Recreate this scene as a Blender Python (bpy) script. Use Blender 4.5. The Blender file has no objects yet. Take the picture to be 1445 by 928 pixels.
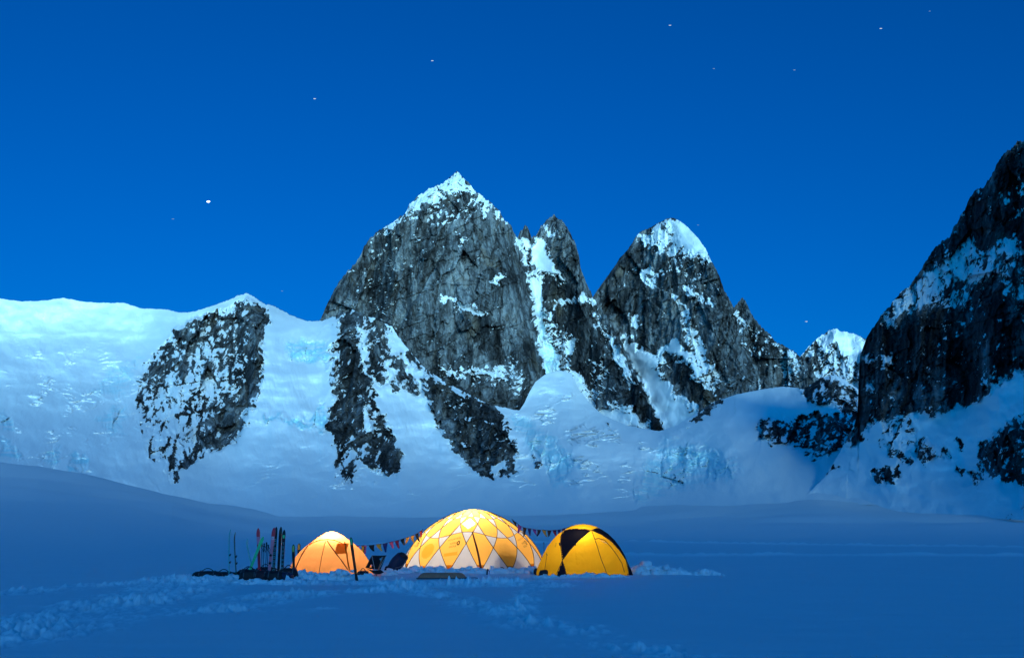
import bpy, math, random
import numpy as np
from mathutils import Vector, Matrix

R_ = math.radians
scene = bpy.context.scene
col = scene.collection
random.seed(7)

# ------------------------------------------------------------------ camera
FPX, CX, CY = 1406.0, 722.5, 464.0      # focal length and centre in photograph pixels
PITCH, EYE = R_(11.5), 1.7
cam_data = bpy.data.cameras.new('camera')
cam_data.sensor_width = 36.0
cam_data.lens = 36.0 * FPX / 1445.0
cam_data.clip_start, cam_data.clip_end = 0.1, 120000
cam = bpy.data.objects.new('camera', cam_data)
cam.location = (0, 0, EYE)
cam.rotation_euler = (R_(90) + PITCH, 0, 0)
col.objects.link(cam)
scene.camera = cam

# ------------------------------------------------------------------ sky, dusk glow, exposure
SUN_EL, SUN_AZ = R_(3.0), R_(167.0)     # azimuth clockwise from +Y (view direction): behind and to the right
SUN_STRENGTH, SUN_COLOR = 5.0, (0.45, 0.83, 0.97)
SKY_STRENGTH, SKY_TINT = 0.148, (0.003, 1.22, 1.40)
world = bpy.data.worlds.new('World')
scene.world = world
world.use_nodes = True
wn, wl = world.node_tree.nodes, world.node_tree.links
wn.clear()
sky = wn.new('ShaderNodeTexSky')
sky.sky_type = 'NISHITA'
sky.sun_disc = False
sky.sun_elevation = SUN_EL
sky.sun_rotation = SUN_AZ
sky.altitude = 1500
sky.air_density = 1.0
sky.dust_density = 0.0
sky.ozone_density = 6.0
tint = wn.new('ShaderNodeMix')
tint.data_type = 'RGBA'
tint.blend_type = 'MULTIPLY'
tint.inputs['Factor'].default_value = 1.0
tint.inputs[7].default_value = (*SKY_TINT, 1)
bg = wn.new('ShaderNodeBackground')
bg.inputs['Strength'].default_value = SKY_STRENGTH
wo = wn.new('ShaderNodeOutputWorld')
wl.new(sky.outputs['Color'], tint.inputs[6])
# the afterglow: the sky behind the camera is brighter than the sky over the peaks
wtc = wn.new('ShaderNodeTexCoord')
wsep = wn.new('ShaderNodeSeparateXYZ')
wmr = wn.new('ShaderNodeMapRange')
wmr.interpolation_type = 'SMOOTHSTEP'
wmr.inputs['From Min'].default_value, wmr.inputs['From Max'].default_value = 0.25, -0.85
wmr.inputs['To Min'].default_value, wmr.inputs['To Max'].default_value = 0.0, 1.0
glowc = wn.new('ShaderNodeMix'); glowc.data_type = 'RGBA'
glowc.inputs[6].default_value = (1, 1, 1, 1); glowc.inputs[7].default_value = (1.0, 3.6, 2.6, 1)
mul2 = wn.new('ShaderNodeMix'); mul2.data_type = 'RGBA'; mul2.blend_type = 'MULTIPLY'; mul2.inputs['Factor'].default_value = 1.0
wl.new(wtc.outputs['Generated'], wsep.inputs[0]); wl.new(wsep.outputs['Y'], wmr.inputs['Value'])
wl.new(wmr.outputs['Result'], glowc.inputs['Factor']); wl.new(glowc.outputs[2], mul2.inputs[7])
wl.new(tint.outputs[2], mul2.inputs[6]); wl.new(mul2.outputs[2], bg.inputs['Color'])
wl.new(bg.outputs['Background'], wo.inputs['Surface'])

sd_ = bpy.data.lights.new('dusk_glow', 'SUN')
sd_.energy = SUN_STRENGTH
sd_.color = SUN_COLOR
sd_.angle = R_(22)
sun = bpy.data.objects.new('dusk_glow', sd_)
to_sun = Vector((math.sin(SUN_AZ) * math.cos(SUN_EL), math.cos(SUN_AZ) * math.cos(SUN_EL), math.sin(SUN_EL)))
sun.rotation_euler = (-to_sun).to_track_quat('-Z', 'Y').to_euler()
sun.location = (40, -60, 30)
col.objects.link(sun)

scene.view_settings.view_transform = 'Standard'
scene.view_settings.look = 'None'
scene.view_settings.exposure = 0.32
scene.view_settings.gamma = 1.0
scene.view_settings.use_curve_mapping = False
scene.render.engine = 'CYCLES'
scene.cycles.use_denoising = True
scene.cycles.max_bounces = 6
scene.cycles.diffuse_bounces = 4
scene.cycles.sample_clamp_indirect = 6

# ------------------------------------------------------------------ pixel helpers
SP, CP = math.sin(PITCH), math.cos(PITCH)

def ray(px, py):
    """horizontal unit direction (x, y) and tangent of elevation for a photograph pixel"""
    dx = (np.asarray(px, float) - CX) / FPX
    dy = (CY - np.asarray(py, float)) / FPX
    X = dx
    Y = CP - dy * SP
    Z = SP + dy * CP
    n = np.hypot(X, Y)
    return X / n, Y / n, Z / n

def at(px, py, r):
    X, Y, T = ray(px, py)
    return Vector((float(X) * r, float(Y) * r, EYE + float(T) * r))

def ground(px, py):
    X, Y, T = ray(px, py)
    r = -EYE / float(T)
    return Vector((float(X) * r, float(Y) * r, 0.0))

def foot(px, r):
    """ground point in pixel column px at distance r"""
    X, Y, T = ray(px, 800)
    return Vector((float(X) * r, float(Y) * r, 0.0))

# ------------------------------------------------------------------ noise
_rng = np.random.RandomState(11)
_PERM = _rng.permutation(512)
_ANG = _rng.rand(512) * 2 * np.pi
_R4 = _rng.rand(512, 4)

def _h(ix, iy, seed):
    return _PERM[(_PERM[(_PERM[ix & 511] + iy) & 511] + seed * 37) & 511]

def perlin(x, y, seed=0):
    x = np.asarray(x, float); y = np.asarray(y, float)
    ix = np.floor(x).astype(int); iy = np.floor(y).astype(int)
    fx, fy = x - ix, y - iy
    u = fx * fx * fx * (fx * (fx * 6 - 15) + 10)
    v = fy * fy * fy * (fy * (fy * 6 - 15) + 10)
    def g(a, b):
        t = _ANG[_h(ix + a, iy + b, seed)]
        return np.cos(t) * (fx - a) + np.sin(t) * (fy - b)
    n0 = g(0, 0) + u * (g(1, 0) - g(0, 0))
    n1 = g(0, 1) + u * (g(1, 1) - g(0, 1))
    return (n0 + v * (n1 - n0)) * 1.5

def fbm(x, y, octv=5, seed=0, gain=0.5):
    s, a = 0, 1.0
    for k in range(octv):
        s = s + a * perlin(x * 2 ** k + 7.3 * k, y * 2 ** k + 3.1 * k, seed + k)
        a *= gain
    return s

def ridged(x, y, octv=5, seed=0):
    s, a = 0, 0.5
    for k in range(octv):
        n = 1 - np.abs(perlin(x * 2.1 ** k + 5 * k, y * 2.1 ** k, seed + k)) * 1.6
        s = s + a * n * n
        a *= 0.5
    return s

def facets(x, y, seed=0):
    """random tilted planes per cell: chiselled rock.  x, y in cell units; returns plane offset, cell random"""
    x = np.asarray(x, float); y = np.asarray(y, float)
    ix = np.floor(x).astype(int); iy = np.floor(y).astype(int)
    best = np.full(x.shape, 1e9); out = np.zeros(x.shape); rid = np.zeros(x.shape)
    for a in (-1, 0, 1):
        for b in (-1, 0, 1):
            R = _R4[_h(ix + a, iy + b, seed)]
            dx = x - (ix + a + R[..., 0]); dy = y - (iy + b + R[..., 1])
            d = dx * dx + dy * dy
            m = d < best
            best = np.where(m, d, best)
            out = np.where(m, dx * (R[..., 2] - 0.5) * 2 + dy * (R[..., 3] - 0.5) * 2, out)
            rid = np.where(m, R[..., 2], rid)
    return out, rid

def sstep(a, b, x):
    t = np.clip((x - a) / (b - a), 0, 1)
    return t * t * (3 - 2 * t)

def seg_dist(px, py, pts):
    best = np.full(px.shape, 1e9)
    for (x0, y0), (x1, y1) in zip(pts[:-1], pts[1:]):
        vx, vy = x1 - x0, y1 - y0
        L = vx * vx + vy * vy + 1e-9
        t = np.clip(((px - x0) * vx + (py - y0) * vy) / L, 0, 1)
        best = np.minimum(best, np.hypot(px - x0 - t * vx, py - y0 - t * vy))
    return best

def poly_sd(px, py, pts):
    d = seg_dist(px, py, list(pts) + [pts[0]])
    ins = np.zeros(px.shape, bool)
    n = len(pts)
    for i in range(n):
        x0, y0 = pts[i]; x1, y1 = pts[(i + 1) % n]
        if y0 == y1: continue
        c = ((y0 > py) != (y1 > py)) & (px < (x1 - x0) * (py - y0) / (y1 - y0) + x0)
        ins ^= c
    return np.where(ins, -d, d)

def Z(pts, ox, oy, sc):
    """points measured in an enlarged crop -> photograph pixels"""
    return [(ox + x / sc, oy + y / sc) for x, y in pts]

# ------------------------------------------------------------------ object helpers
def link(o, parent=None):
    col.objects.link(o)
    if parent is not None: o.parent = parent
    return o

def tag(o, label=None, cat=None, group=None, kind=None):
    if label: o['label'] = label
    if cat: o['category'] = cat
    if group: o['group'] = group
    if kind: o['kind'] = kind
    return o

def empty(name, loc, label, cat, rz=0.0, group=None):
    o = bpy.data.objects.new(name, None)
    o.empty_display_size = 0.2
    o.location = loc
    o.rotation_euler = (0, 0, rz)
    link(o)
    return tag(o, label, cat, group)

class MB:
    """collects geometry for ONE mesh object"""
    def __init__(s): s.v, s.f, s.m = [], [], []
    def add(s, vs, fs, mi=0):
        b = len(s.v)
        s.v += [tuple(v) for v in vs]
        s.f += [tuple(b + i for i in f) for f in fs]
        s.m += [mi] * len(fs)
        return s
    def box(s, c, d, rot=None, mi=0):
        vs = []
        for k in range(8):
            p = Vector(((k & 1) - .5, (k >> 1 & 1) - .5, (k >> 2 & 1) - .5))
            p = Vector((p.x * d[0], p.y * d[1], p.z * d[2]))
            if rot is not None: p = rot @ p
            vs.append(Vector(c) + p)
        return s.add(vs, [(0, 2, 3, 1), (4, 5, 7, 6), (0, 1, 5, 4), (2, 6, 7, 3), (0, 4, 6, 2), (1, 3, 7, 5)], mi)
    def tube(s, pts, r, n=6, mi=0, closed=False):
        pts = [Vector(p) for p in pts]
        rs = r if isinstance(r, (list, tuple)) else [r] * len(pts)
        vs, fs = [], []
        for i, p in enumerate(pts):
            d = (pts[min(i + 1, len(pts) - 1)] - pts[max(i - 1, 0)])
            d = d.normalized() if d.length > 1e-9 else Vector((0, 0, 1))
            a = d.cross(Vector((0.13, 0.31, 0.94)))
            if a.length < 1e-3: a = d.cross(Vector((1, 0, 0)))
            a.normalize(); b = d.cross(a)
            for k in range(n):
                t = 2 * math.pi * k / n
                vs.append(p + (a * math.cos(t) + b * math.sin(t)) * rs[i])
        for i in range(len(pts) - 1):
            for k in range(n):
                fs.append((i * n + k, i * n + (k + 1) % n, (i + 1) * n + (k + 1) % n, (i + 1) * n + k))
        fs.append(tuple(range(n - 1, -1, -1)))
        fs.append(tuple((len(pts) - 1) * n + k for k in range(n)))
        return s.add(vs, fs, mi)
    def blob(s, c, rad, seed=0, n=14, m=8, p=1.0, rough=0.15, rot=None, mi=0, flat=-1.0):
        """lumpy super-ellipsoid"""
        vs, fs = [], []
        for j in range(m + 1):
            th = -math.pi / 2 + math.pi * j / m
            for i in range(n):
                ph = 2 * math.pi * i / n
                def se(x): return math.copysign(abs(x) ** p, x)
                q = Vector((se(math.cos(th)) * se(math.cos(ph)), se(math.cos(th)) * se(math.sin(ph)), se(math.sin(th))))
                k = 1 + rough * float(fbm(np.array(q.x * 1.7 + seed * 3.7), np.array(q.y * 1.7 + q.z * 2.3 + seed * 1.9), 3, seed % 50))
                q = Vector((q.x * rad[0] * k, q.y * rad[1] * k, max(q.z * k, flat) * rad[2]))
                if rot is not None: q = rot @ q
                vs.append(Vector(c) + q)
        for j in range(m):
            for i in range(n):
                fs.append((j * n + i, j * n + (i + 1) % n, (j + 1) * n + (i + 1) % n, (j + 1) * n + i))
        return s.add(vs, fs, mi)
    def build(s, name, mats, parent=None, smooth=True):
        me = bpy.data.meshes.new(name)
        me.from_pydata(s.v, [], s.f)
        for m in (mats if isinstance(mats, (list, tuple)) else [mats]): me.materials.append(m)
        me.polygons.foreach_set('material_index', s.m)
        me.polygons.foreach_set('use_smooth', [smooth] * len(s.f))
        me.update()
        return link(bpy.data.objects.new(name, me), parent)

def grid_mesh(name, P, mats, attrs=None, flip=False, closed_u=False):
    """P: (rows, cols, 3) numpy grid -> mesh object"""
    nr, nc = P.shape[:2]
    me = bpy.data.meshes.new(name)
    idx = np.arange(nr * nc).reshape(nr, nc)
    if closed_u: idx = np.concatenate([idx, idx[:, :1]], 1)
    a, b, c, d = idx[:-1, :-1], idx[:-1, 1:], idx[1:, 1:], idx[1:, :-1]
    q = np.stack([a, b, c, d], -1) if not flip else np.stack([a, d, c, b], -1)
    q = q.reshape(-1, 4)
    me.vertices.add(nr * nc)
    me.vertices.foreach_set('co', P.reshape(-1).astype(np.float32))
    me.loops.add(q.size)
    me.loops.foreach_set('vertex_index', q.reshape(-1).astype(np.int32))
    me.polygons.add(len(q))
    me.polygons.foreach_set('loop_start', (np.arange(len(q)) * 4).astype(np.int32))
    me.polygons.foreach_set('use_smooth', np.ones(len(q), bool))
    me.update(calc_edges=True)
    for k, A in (attrs or {}).items():
        at_ = me.attributes.new(k, 'FLOAT', 'POINT')
        at_.data.foreach_set('value', A.reshape(-1).astype(np.float32))
    for m in (mats if isinstance(mats, (list, tuple)) else [mats]): me.materials.append(m)
    o = bpy.data.objects.new(name, me)
    return link(o)

# ------------------------------------------------------------------ materials
class NT:
    def __init__(s, name):
        s.mat = bpy.data.materials.new(name); s.mat.use_nodes = True
        s.t = s.mat.node_tree; s.t.nodes.clear()
        s.out = s.t.nodes.new('ShaderNodeOutputMaterial')
    def n(s, typ, **kw):
        nd = s.t.nodes.new(typ)
        for k, v in kw.items(): setattr(nd, k, v)
        return nd
    def l(s, a, b): s.t.links.new(a, b)
    def math(s, op, a, b=None, c=None, clamp=False):
        nd = s.n('ShaderNodeMath', operation=op, use_clamp=clamp)
        for i, x in enumerate((a, b, c)):
            if x is None: continue
            if isinstance(x, (int, float)): nd.inputs[i].default_value = x
            else: s.l(x, nd.inputs[i])
        return nd.outputs[0]
    def noise(s, vec, scale, detail=4, rough=0.55):
        nd = s.n('ShaderNodeTexNoise'); nd.inputs['Scale'].default_value = scale
        nd.inputs['Detail'].default_value = detail; nd.inputs['Roughness'].default_value = rough
        s.l(vec, nd.inputs['Vector']); return nd.outputs['Fac']
    def mapping(s, vec, scale, rot=(0, 0, 0)):
        nd = s.n('ShaderNodeMapping'); nd.inputs['Scale'].default_value = scale; nd.inputs['Rotation'].default_value = rot
        s.l(vec, nd.inputs['Vector']); return nd.outputs['Vector']
    def attr(s, name):
        nd = s.n('ShaderNodeAttribute'); nd.attribute_name = name; return nd.outputs['Fac']
    def mix(s, f, a, b):
        nd = s.n('ShaderNodeMix', data_type='RGBA')
        if isinstance(f, (int, float)): nd.inputs['Factor'].default_value = f
        else: s.l(f, nd.inputs['Factor'])
        for i, x in ((6, a), (7, b)):
            if isinstance(x, tuple): nd.inputs[i].default_value = (*x, 1)
            else: s.l(x, nd.inputs[i])
        return nd.outputs[2]
    def ramp(s, f, stops):
        nd = s.n('ShaderNodeValToRGB'); e = nd.color_ramp.elements
        while len(e) < len(stops): e.new(0.5)
        for el, (p, c) in zip(e, stops): el.position = p; el.color = (*c, 1)
        s.l(f, nd.inputs['Fac']); return nd.outputs['Color']
    def smap(s, x, a, b):
        nd = s.n('ShaderNodeMapRange', interpolation_type='SMOOTHSTEP')
        nd.inputs['From Min'].default_value = a; nd.inputs['From Max'].default_value = b
        s.l(x, nd.inputs['Value']); return nd.outputs['Result']
    def finish(s, color, rough=0.8, height=None, dist=0.1, strength=1.0, spec=0.3):
        p = s.n('ShaderNodeBsdfPrincipled')
        if isinstance(color, tuple): p.inputs['Base Color'].default_value = (*color, 1)
        else: s.l(color, p.inputs['Base Color'])
        if isinstance(rough, (int, float)): p.inputs['Roughness'].default_value = rough
        else: s.l(rough, p.inputs['Roughness'])
        p.inputs['Specular IOR Level'].default_value = spec
        if height is not None:
            b = s.n('ShaderNodeBump'); b.inputs['Distance'].default_value = dist; b.inputs['Strength'].default_value = strength
            s.l(height, b.inputs['Height']); s.l(b.outputs['Normal'], p.inputs['Normal'])
        s.l(p.outputs[0], s.out.inputs['Surface']); return s.mat

SNOW, ROCK_DARK, ROCK_MID, ROCK_PALE, ROCK_TAN = (.80, .84, .87), (.016, .018, .021), (.135, .148, .162), (.275, .295, .31), (.24, .19, .135)

def mountain_mat():
    n = NT('mountain_rock_and_snow')
    pos = n.n('ShaderNodeNewGeometry').outputs['Position']
    snow, tone, ice = n.attr('snow'), n.attr('tone'), n.attr('ice')
    fine = n.noise(n.mapping(pos, (0.24, 0.24, 0.17), (0.3, 0.5, 0)), 1.0, 5, 0.66)
    streak = n.noise(n.mapping(pos, (0.07, 0.07, 0.011)), 1.0, 6, 0.62)
    grain = n.noise(n.mapping(pos, (0.22, 0.22, 0.09)), 1.0, 5, 0.65)
    tanm = n.noise(n.mapping(pos, (0.02, 0.02, 0.008)), 1.0, 3, 0.5)
    sf = n.smap(n.math('ADD', snow, n.math('MULTIPLY', n.math('SUBTRACT', fine, 0.5), 0.62)), -0.05, 0.05)
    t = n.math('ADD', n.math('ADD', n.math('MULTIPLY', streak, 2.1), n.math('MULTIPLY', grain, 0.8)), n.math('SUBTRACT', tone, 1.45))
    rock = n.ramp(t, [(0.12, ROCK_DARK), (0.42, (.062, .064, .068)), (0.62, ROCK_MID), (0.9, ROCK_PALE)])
    rock = n.mix(n.math('MULTIPLY', n.smap(tanm, 0.60, 0.74), 0.40), rock, ROCK_TAN)
    icen = n.noise(n.mapping(pos, (0.05, 0.05, 0.12)), 1.0, 4, 0.6)
    sn = n.mix(n.math('MULTIPLY', ice, n.smap(icen, 0.32, 0.62)), SNOW, (.40, .75, .83))
    c = n.mix(sf, rock, sn)
    hr = n.math('MULTIPLY', n.math('ADD', grain, fine), n.math('SUBTRACT', 1.12, sf))
    return n.finish(c, 0.85, hr, 3.5, 0.8, 0.1)

def snow_mat():
    n = NT('wind_packed_snow')
    pos = n.n('ShaderNodeNewGeometry').outputs['Position']
    a = n.noise(n.mapping(pos, (0.5, 2.2, 1.0)), 1.0, 6, 0.6)
    b = n.noise(pos, 14.0, 4, 0.7)
    c = n.mix(n.noise(pos, 0.35, 4, 0.6), (.66, .71, .75), (.73, .77, .80))
    c = n.mix(n.attr('churn_lit'), c, (.95, .96, .97))  # broken snow is a little paler; extra whiteness paints in its lit faces
    h = n.math('ADD', n.math('MULTIPLY', a, 1.0), n.math('MULTIPLY', b, 0.22))
    return n.finish(c, 0.7, h, 0.05, 0.55, 0.25)

def clump_mat():
    n = NT('shovelled_snow')
    pos = n.n('ShaderNodeNewGeometry').outputs['Position']
    h = n.noise(pos, 9.0, 6, 0.7)
    return n.finish((.88, .90, .92), 0.7, h, 0.06, 0.8, 0.25)

def fabric(name, colr, trans=0.55, tcol=None, var=0.12):
    n = NT(name)
    tc = n.n('ShaderNodeTexCoord').outputs['Object']
    nz = n.noise(tc, 3.5, 4, 0.6)
    wr = n.noise(n.mapping(tc, (6, 6, 2)), 1.0, 3, 0.5)
    dark = tuple(x * (1 - var) for x in colr)
    c = n.mix(nz, dark, colr)
    b = n.n('ShaderNodeBump'); b.inputs['Distance'].default_value = 0.05; b.inputs['Strength'].default_value = 0.5
    n.l(wr, b.inputs['Height'])
    d = n.n('ShaderNodeBsdfDiffuse'); n.l(c, d.inputs['Color']); n.l(b.outputs[0], d.inputs['Normal'])
    t = n.n('ShaderNodeBsdfTranslucent')
    if tcol is None: n.l(c, t.inputs['Color'])
    else: t.inputs['Color'].default_value = (*tcol, 1)
    n.l(b.outputs[0], t.inputs['Normal'])
    m = n.n('ShaderNodeMixShader'); m.inputs[0].default_value = trans
    n.l(d.outputs[0], m.inputs[1]); n.l(t.outputs[0], m.inputs[2])
    n.l(m.outputs[0], n.out.inputs['Surface'])
    return n.mat

def plain(name, colr, rough=0.5, var=0.25, scale=8.0, spec=0.3, bump=0.0):
    n = NT(name)
    tc = n.n('ShaderNodeTexCoord').outputs['Object']
    nz = n.noise(tc, scale, 4, 0.6)
    c = n.mix(nz, tuple(x * (1 - var) for x in colr), tuple(min(1, x * (1 + var)) for x in colr))
    return n.finish(c, rough, nz if bump else None, bump, 0.6, spec)

def glow(name, colr, s):
    n = NT(name)
    e = n.n('ShaderNodeEmission'); e.inputs['Color'].default_value = (*colr, 1); e.inputs['Strength'].default_value = s
    n.l(e.outputs[0], n.out.inputs['Surface']); return n.mat

M_MTN, M_SNOW, M_CLUMP = mountain_mat(), snow_mat(), clump_mat()

# ================================================================== GLACIER GROUND
EDGE = [(-400, 625), (-200, 640), (0, 655), (60, 660), (120, 669), (200, 688), (300, 711), (400, 722), (520, 727), (640, 726), (760, 722),
        (870, 714), (950, 704), (1050, 697), (1150, 694), (1250, 698), (1350, 702), (1445, 704), (1700, 700)]
EX, EY = np.array(EDGE, float).T
R_EDGE = 900.0
TRACKS = [  # trampled trails: pixel polylines on the snow, half width in m, strength
    ([(-60, 905), (40, 885), (130, 862), (210, 842), (280, 822), (330, 814)], 1.5, 1.0),
    ([(20, 838), (120, 826), (230, 818), (300, 812)], 1.0, 0.6),
    ([(290, 858), (360, 846), (430, 838), (520, 832), (620, 826), (700, 824), (760, 824)], 1.1, 0.9),
    ([(560, 826), (640, 842), (700, 862), (780, 885), (860, 905), (1010, 930)], 0.9, 0.65),
    ([(755, 826), (742, 838), (735, 855), (728, 868), (745, 885)], 0.45, 0.55),
    ([(440, 860), (340, 858), (240, 862), (120, 880)], 0.6, 0.5),
    ([(420, 822), (520, 820), (640, 822), (760, 820)], 1.3, 1.0)]
SKI_LINES = [[(890, 763.5), (1010, 765.5), (1200, 768), (1330, 770), (1500, 772)],
             [(880, 783.5), (980, 785), (1120, 783), (1290, 784), (1500, 785)],
             [(490, 773), (600, 765), (720, 764), (800, 766)]]

def build_ground():
    az = np.concatenate([np.arange(-180, -31, 6.0), np.arange(-31, 31, 0.055), np.arange(31, 181, 6.0)])
    az = np.radians(az)
    r = np.concatenate([np.geomspace(0.6, 12, 14)[:-1], np.arange(12, 52, 0.105), np.geomspace(52, 180, 140)[1:], np.geomspace(180, R_EDGE, 50)[1:], [940, 1000, 1100, 1300, 1800, 2600]])
    A, Rr = np.meshgrid(az, r)
    X, Y = np.sin(A) * Rr, np.cos(A) * Rr
    px = CX + FPX * np.tan(np.clip(A, -0.8, 0.8)) / CP * 0.98
    ye = np.interp(px, EX, EY)
    _, _, T = ray(px, ye)
    zedge = EYE + R_EDGE * T
    s = np.clip((Rr - 110) / (R_EDGE - 110), 0, 1)
    zz = zedge * s ** np.interp(px, [250, 420], [1.6, 2.7])
    back = np.clip((Rr - R_EDGE) / 400, 0, 1.2)
    zz = zz - back * 25
    zz = np.where(np.abs(A) > 0.9, zz * 0.3, zz)
    # wind texture
    zz += fbm(X / 9, Y / 9, 4, 3) * 0.05 * np.clip(Rr / 20, .3, 1)
    zz += fbm(X / 2.6, Y / 1.1, 4, 9) * 0.022 * np.clip(60 / Rr, 0, 1)
    zz += fbm(X / 120, Y / 120, 3, 13) * np.clip((Rr - 100) / 500, 0, 1) * 3.0
    near = (Rr > 11) & (Rr < 60)
    xs, ys = X[near], Y[near]
    d = np.zeros(xs.shape)
    for pts, w, st in TRACKS:
        wp = [tuple(ground(*p)[:2]) for p in pts]
        D = seg_dist(xs, ys, wp) / w
        m = np.clip(1.25 - D, 0, 1) * st
        f, rid = facets(xs / 0.22, ys / 0.40, 5)
        lump = np.clip(rid - 0.62, 0, 1) * 0.42 * np.clip(0.9 - np.hypot(f, 0) * 1.4, 0, 1)
        hole = -np.clip(0.33 - rid, 0, 1) * 0.30
        d = np.where(m > 0, np.maximum(d, 0) + 0 * d, d)
        patch = .25 + .75 * sstep(-0.25, 0.35, fbm(xs / 2.3, ys / 3.0, 3, 31))
        d = d + m * patch * (1.1 * lump + 1.5 * hole + 0.19 * fbm(xs / .22, ys / .35, 3, 8))
    d *= np.clip((np.hypot(xs, ys) - 2) / 26, .5, 1.15)
    zz[near] += d
    churn_lit = np.zeros(Rr.shape)
    churn_lit[near] = np.clip(d / .025, 0, 1)
    far = (Rr > 45) & (Rr < 250)
    xs, ys = X[far], Y[far]
    d = np.zeros(xs.shape)
    for pts in SKI_LINES:
        wp = [tuple(ground(*p)[:2]) for p in pts]
        D = seg_dist(xs, ys, wp)
        rr = np.hypot(xs, ys)
        w = 0.22 + rr * 0.0035
        brk = 0.6 + 0.6 * fbm(xs / 3, ys / 9, 3, 21)
        d += np.exp(-(D / w) ** 2) * (0.20 + rr * 0.0022) * np.clip(brk, 0.55, 0.8)
    zz[far] += d
    churn_lit[far] = np.maximum(churn_lit[far], np.clip(d / .25, 0, 1))
    P = np.stack([X, Y, zz], -1)
    o = grid_mesh('glacier', P, M_SNOW, {'churn_lit': churn_lit}, flip=True)
    return tag(o, kind='structure')
build_ground()

def build_back_ridge():
    """unseen range added behind the camera to keep the low glow off the valley floor"""
    az = np.radians(np.arange(70, 250, 0.8)); t = np.linspace(0, 1, 26)
    A, Tt = np.meshgrid(az, t)
    hgt = 347 + 18 * fbm(np.degrees(az) / 14, az * 0, 5, 77)
    hgt *= sstep(70, 95, np.degrees(az)) * sstep(250, 225, np.degrees(az))
    r = 1050 + 900 * Tt
    prof = np.where(Tt < 0.5, (Tt * 2) ** 1.5, (1 - Tt) * 2)
    Zz = hgt[None] * prof + 18 * fbm(np.degrees(A) / 4, Tt * 9, 4, 71) * prof - 6 * (Tt < .02) - 30 * (Tt > .99)
    P = np.stack([np.sin(A) * r, np.cos(A) * r, Zz], -1)
    tag(grid_mesh('shading_ridge', P, M_SNOW, flip=True), kind='structure')
build_back_ridge()

# ================================================================== MOUNTAINS
def smooth_map(U, Yp, ctrl, bw=55.0):
    num = np.zeros(U.shape); den = np.zeros(U.shape)
    for (x, y, v) in ctrl:
        w = 1.0 / (((U - x) ** 2 + (Yp - y) ** 2) / bw ** 2 + 0.25) ** 2
        num += w * v; den += w
    return num / den

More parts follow.
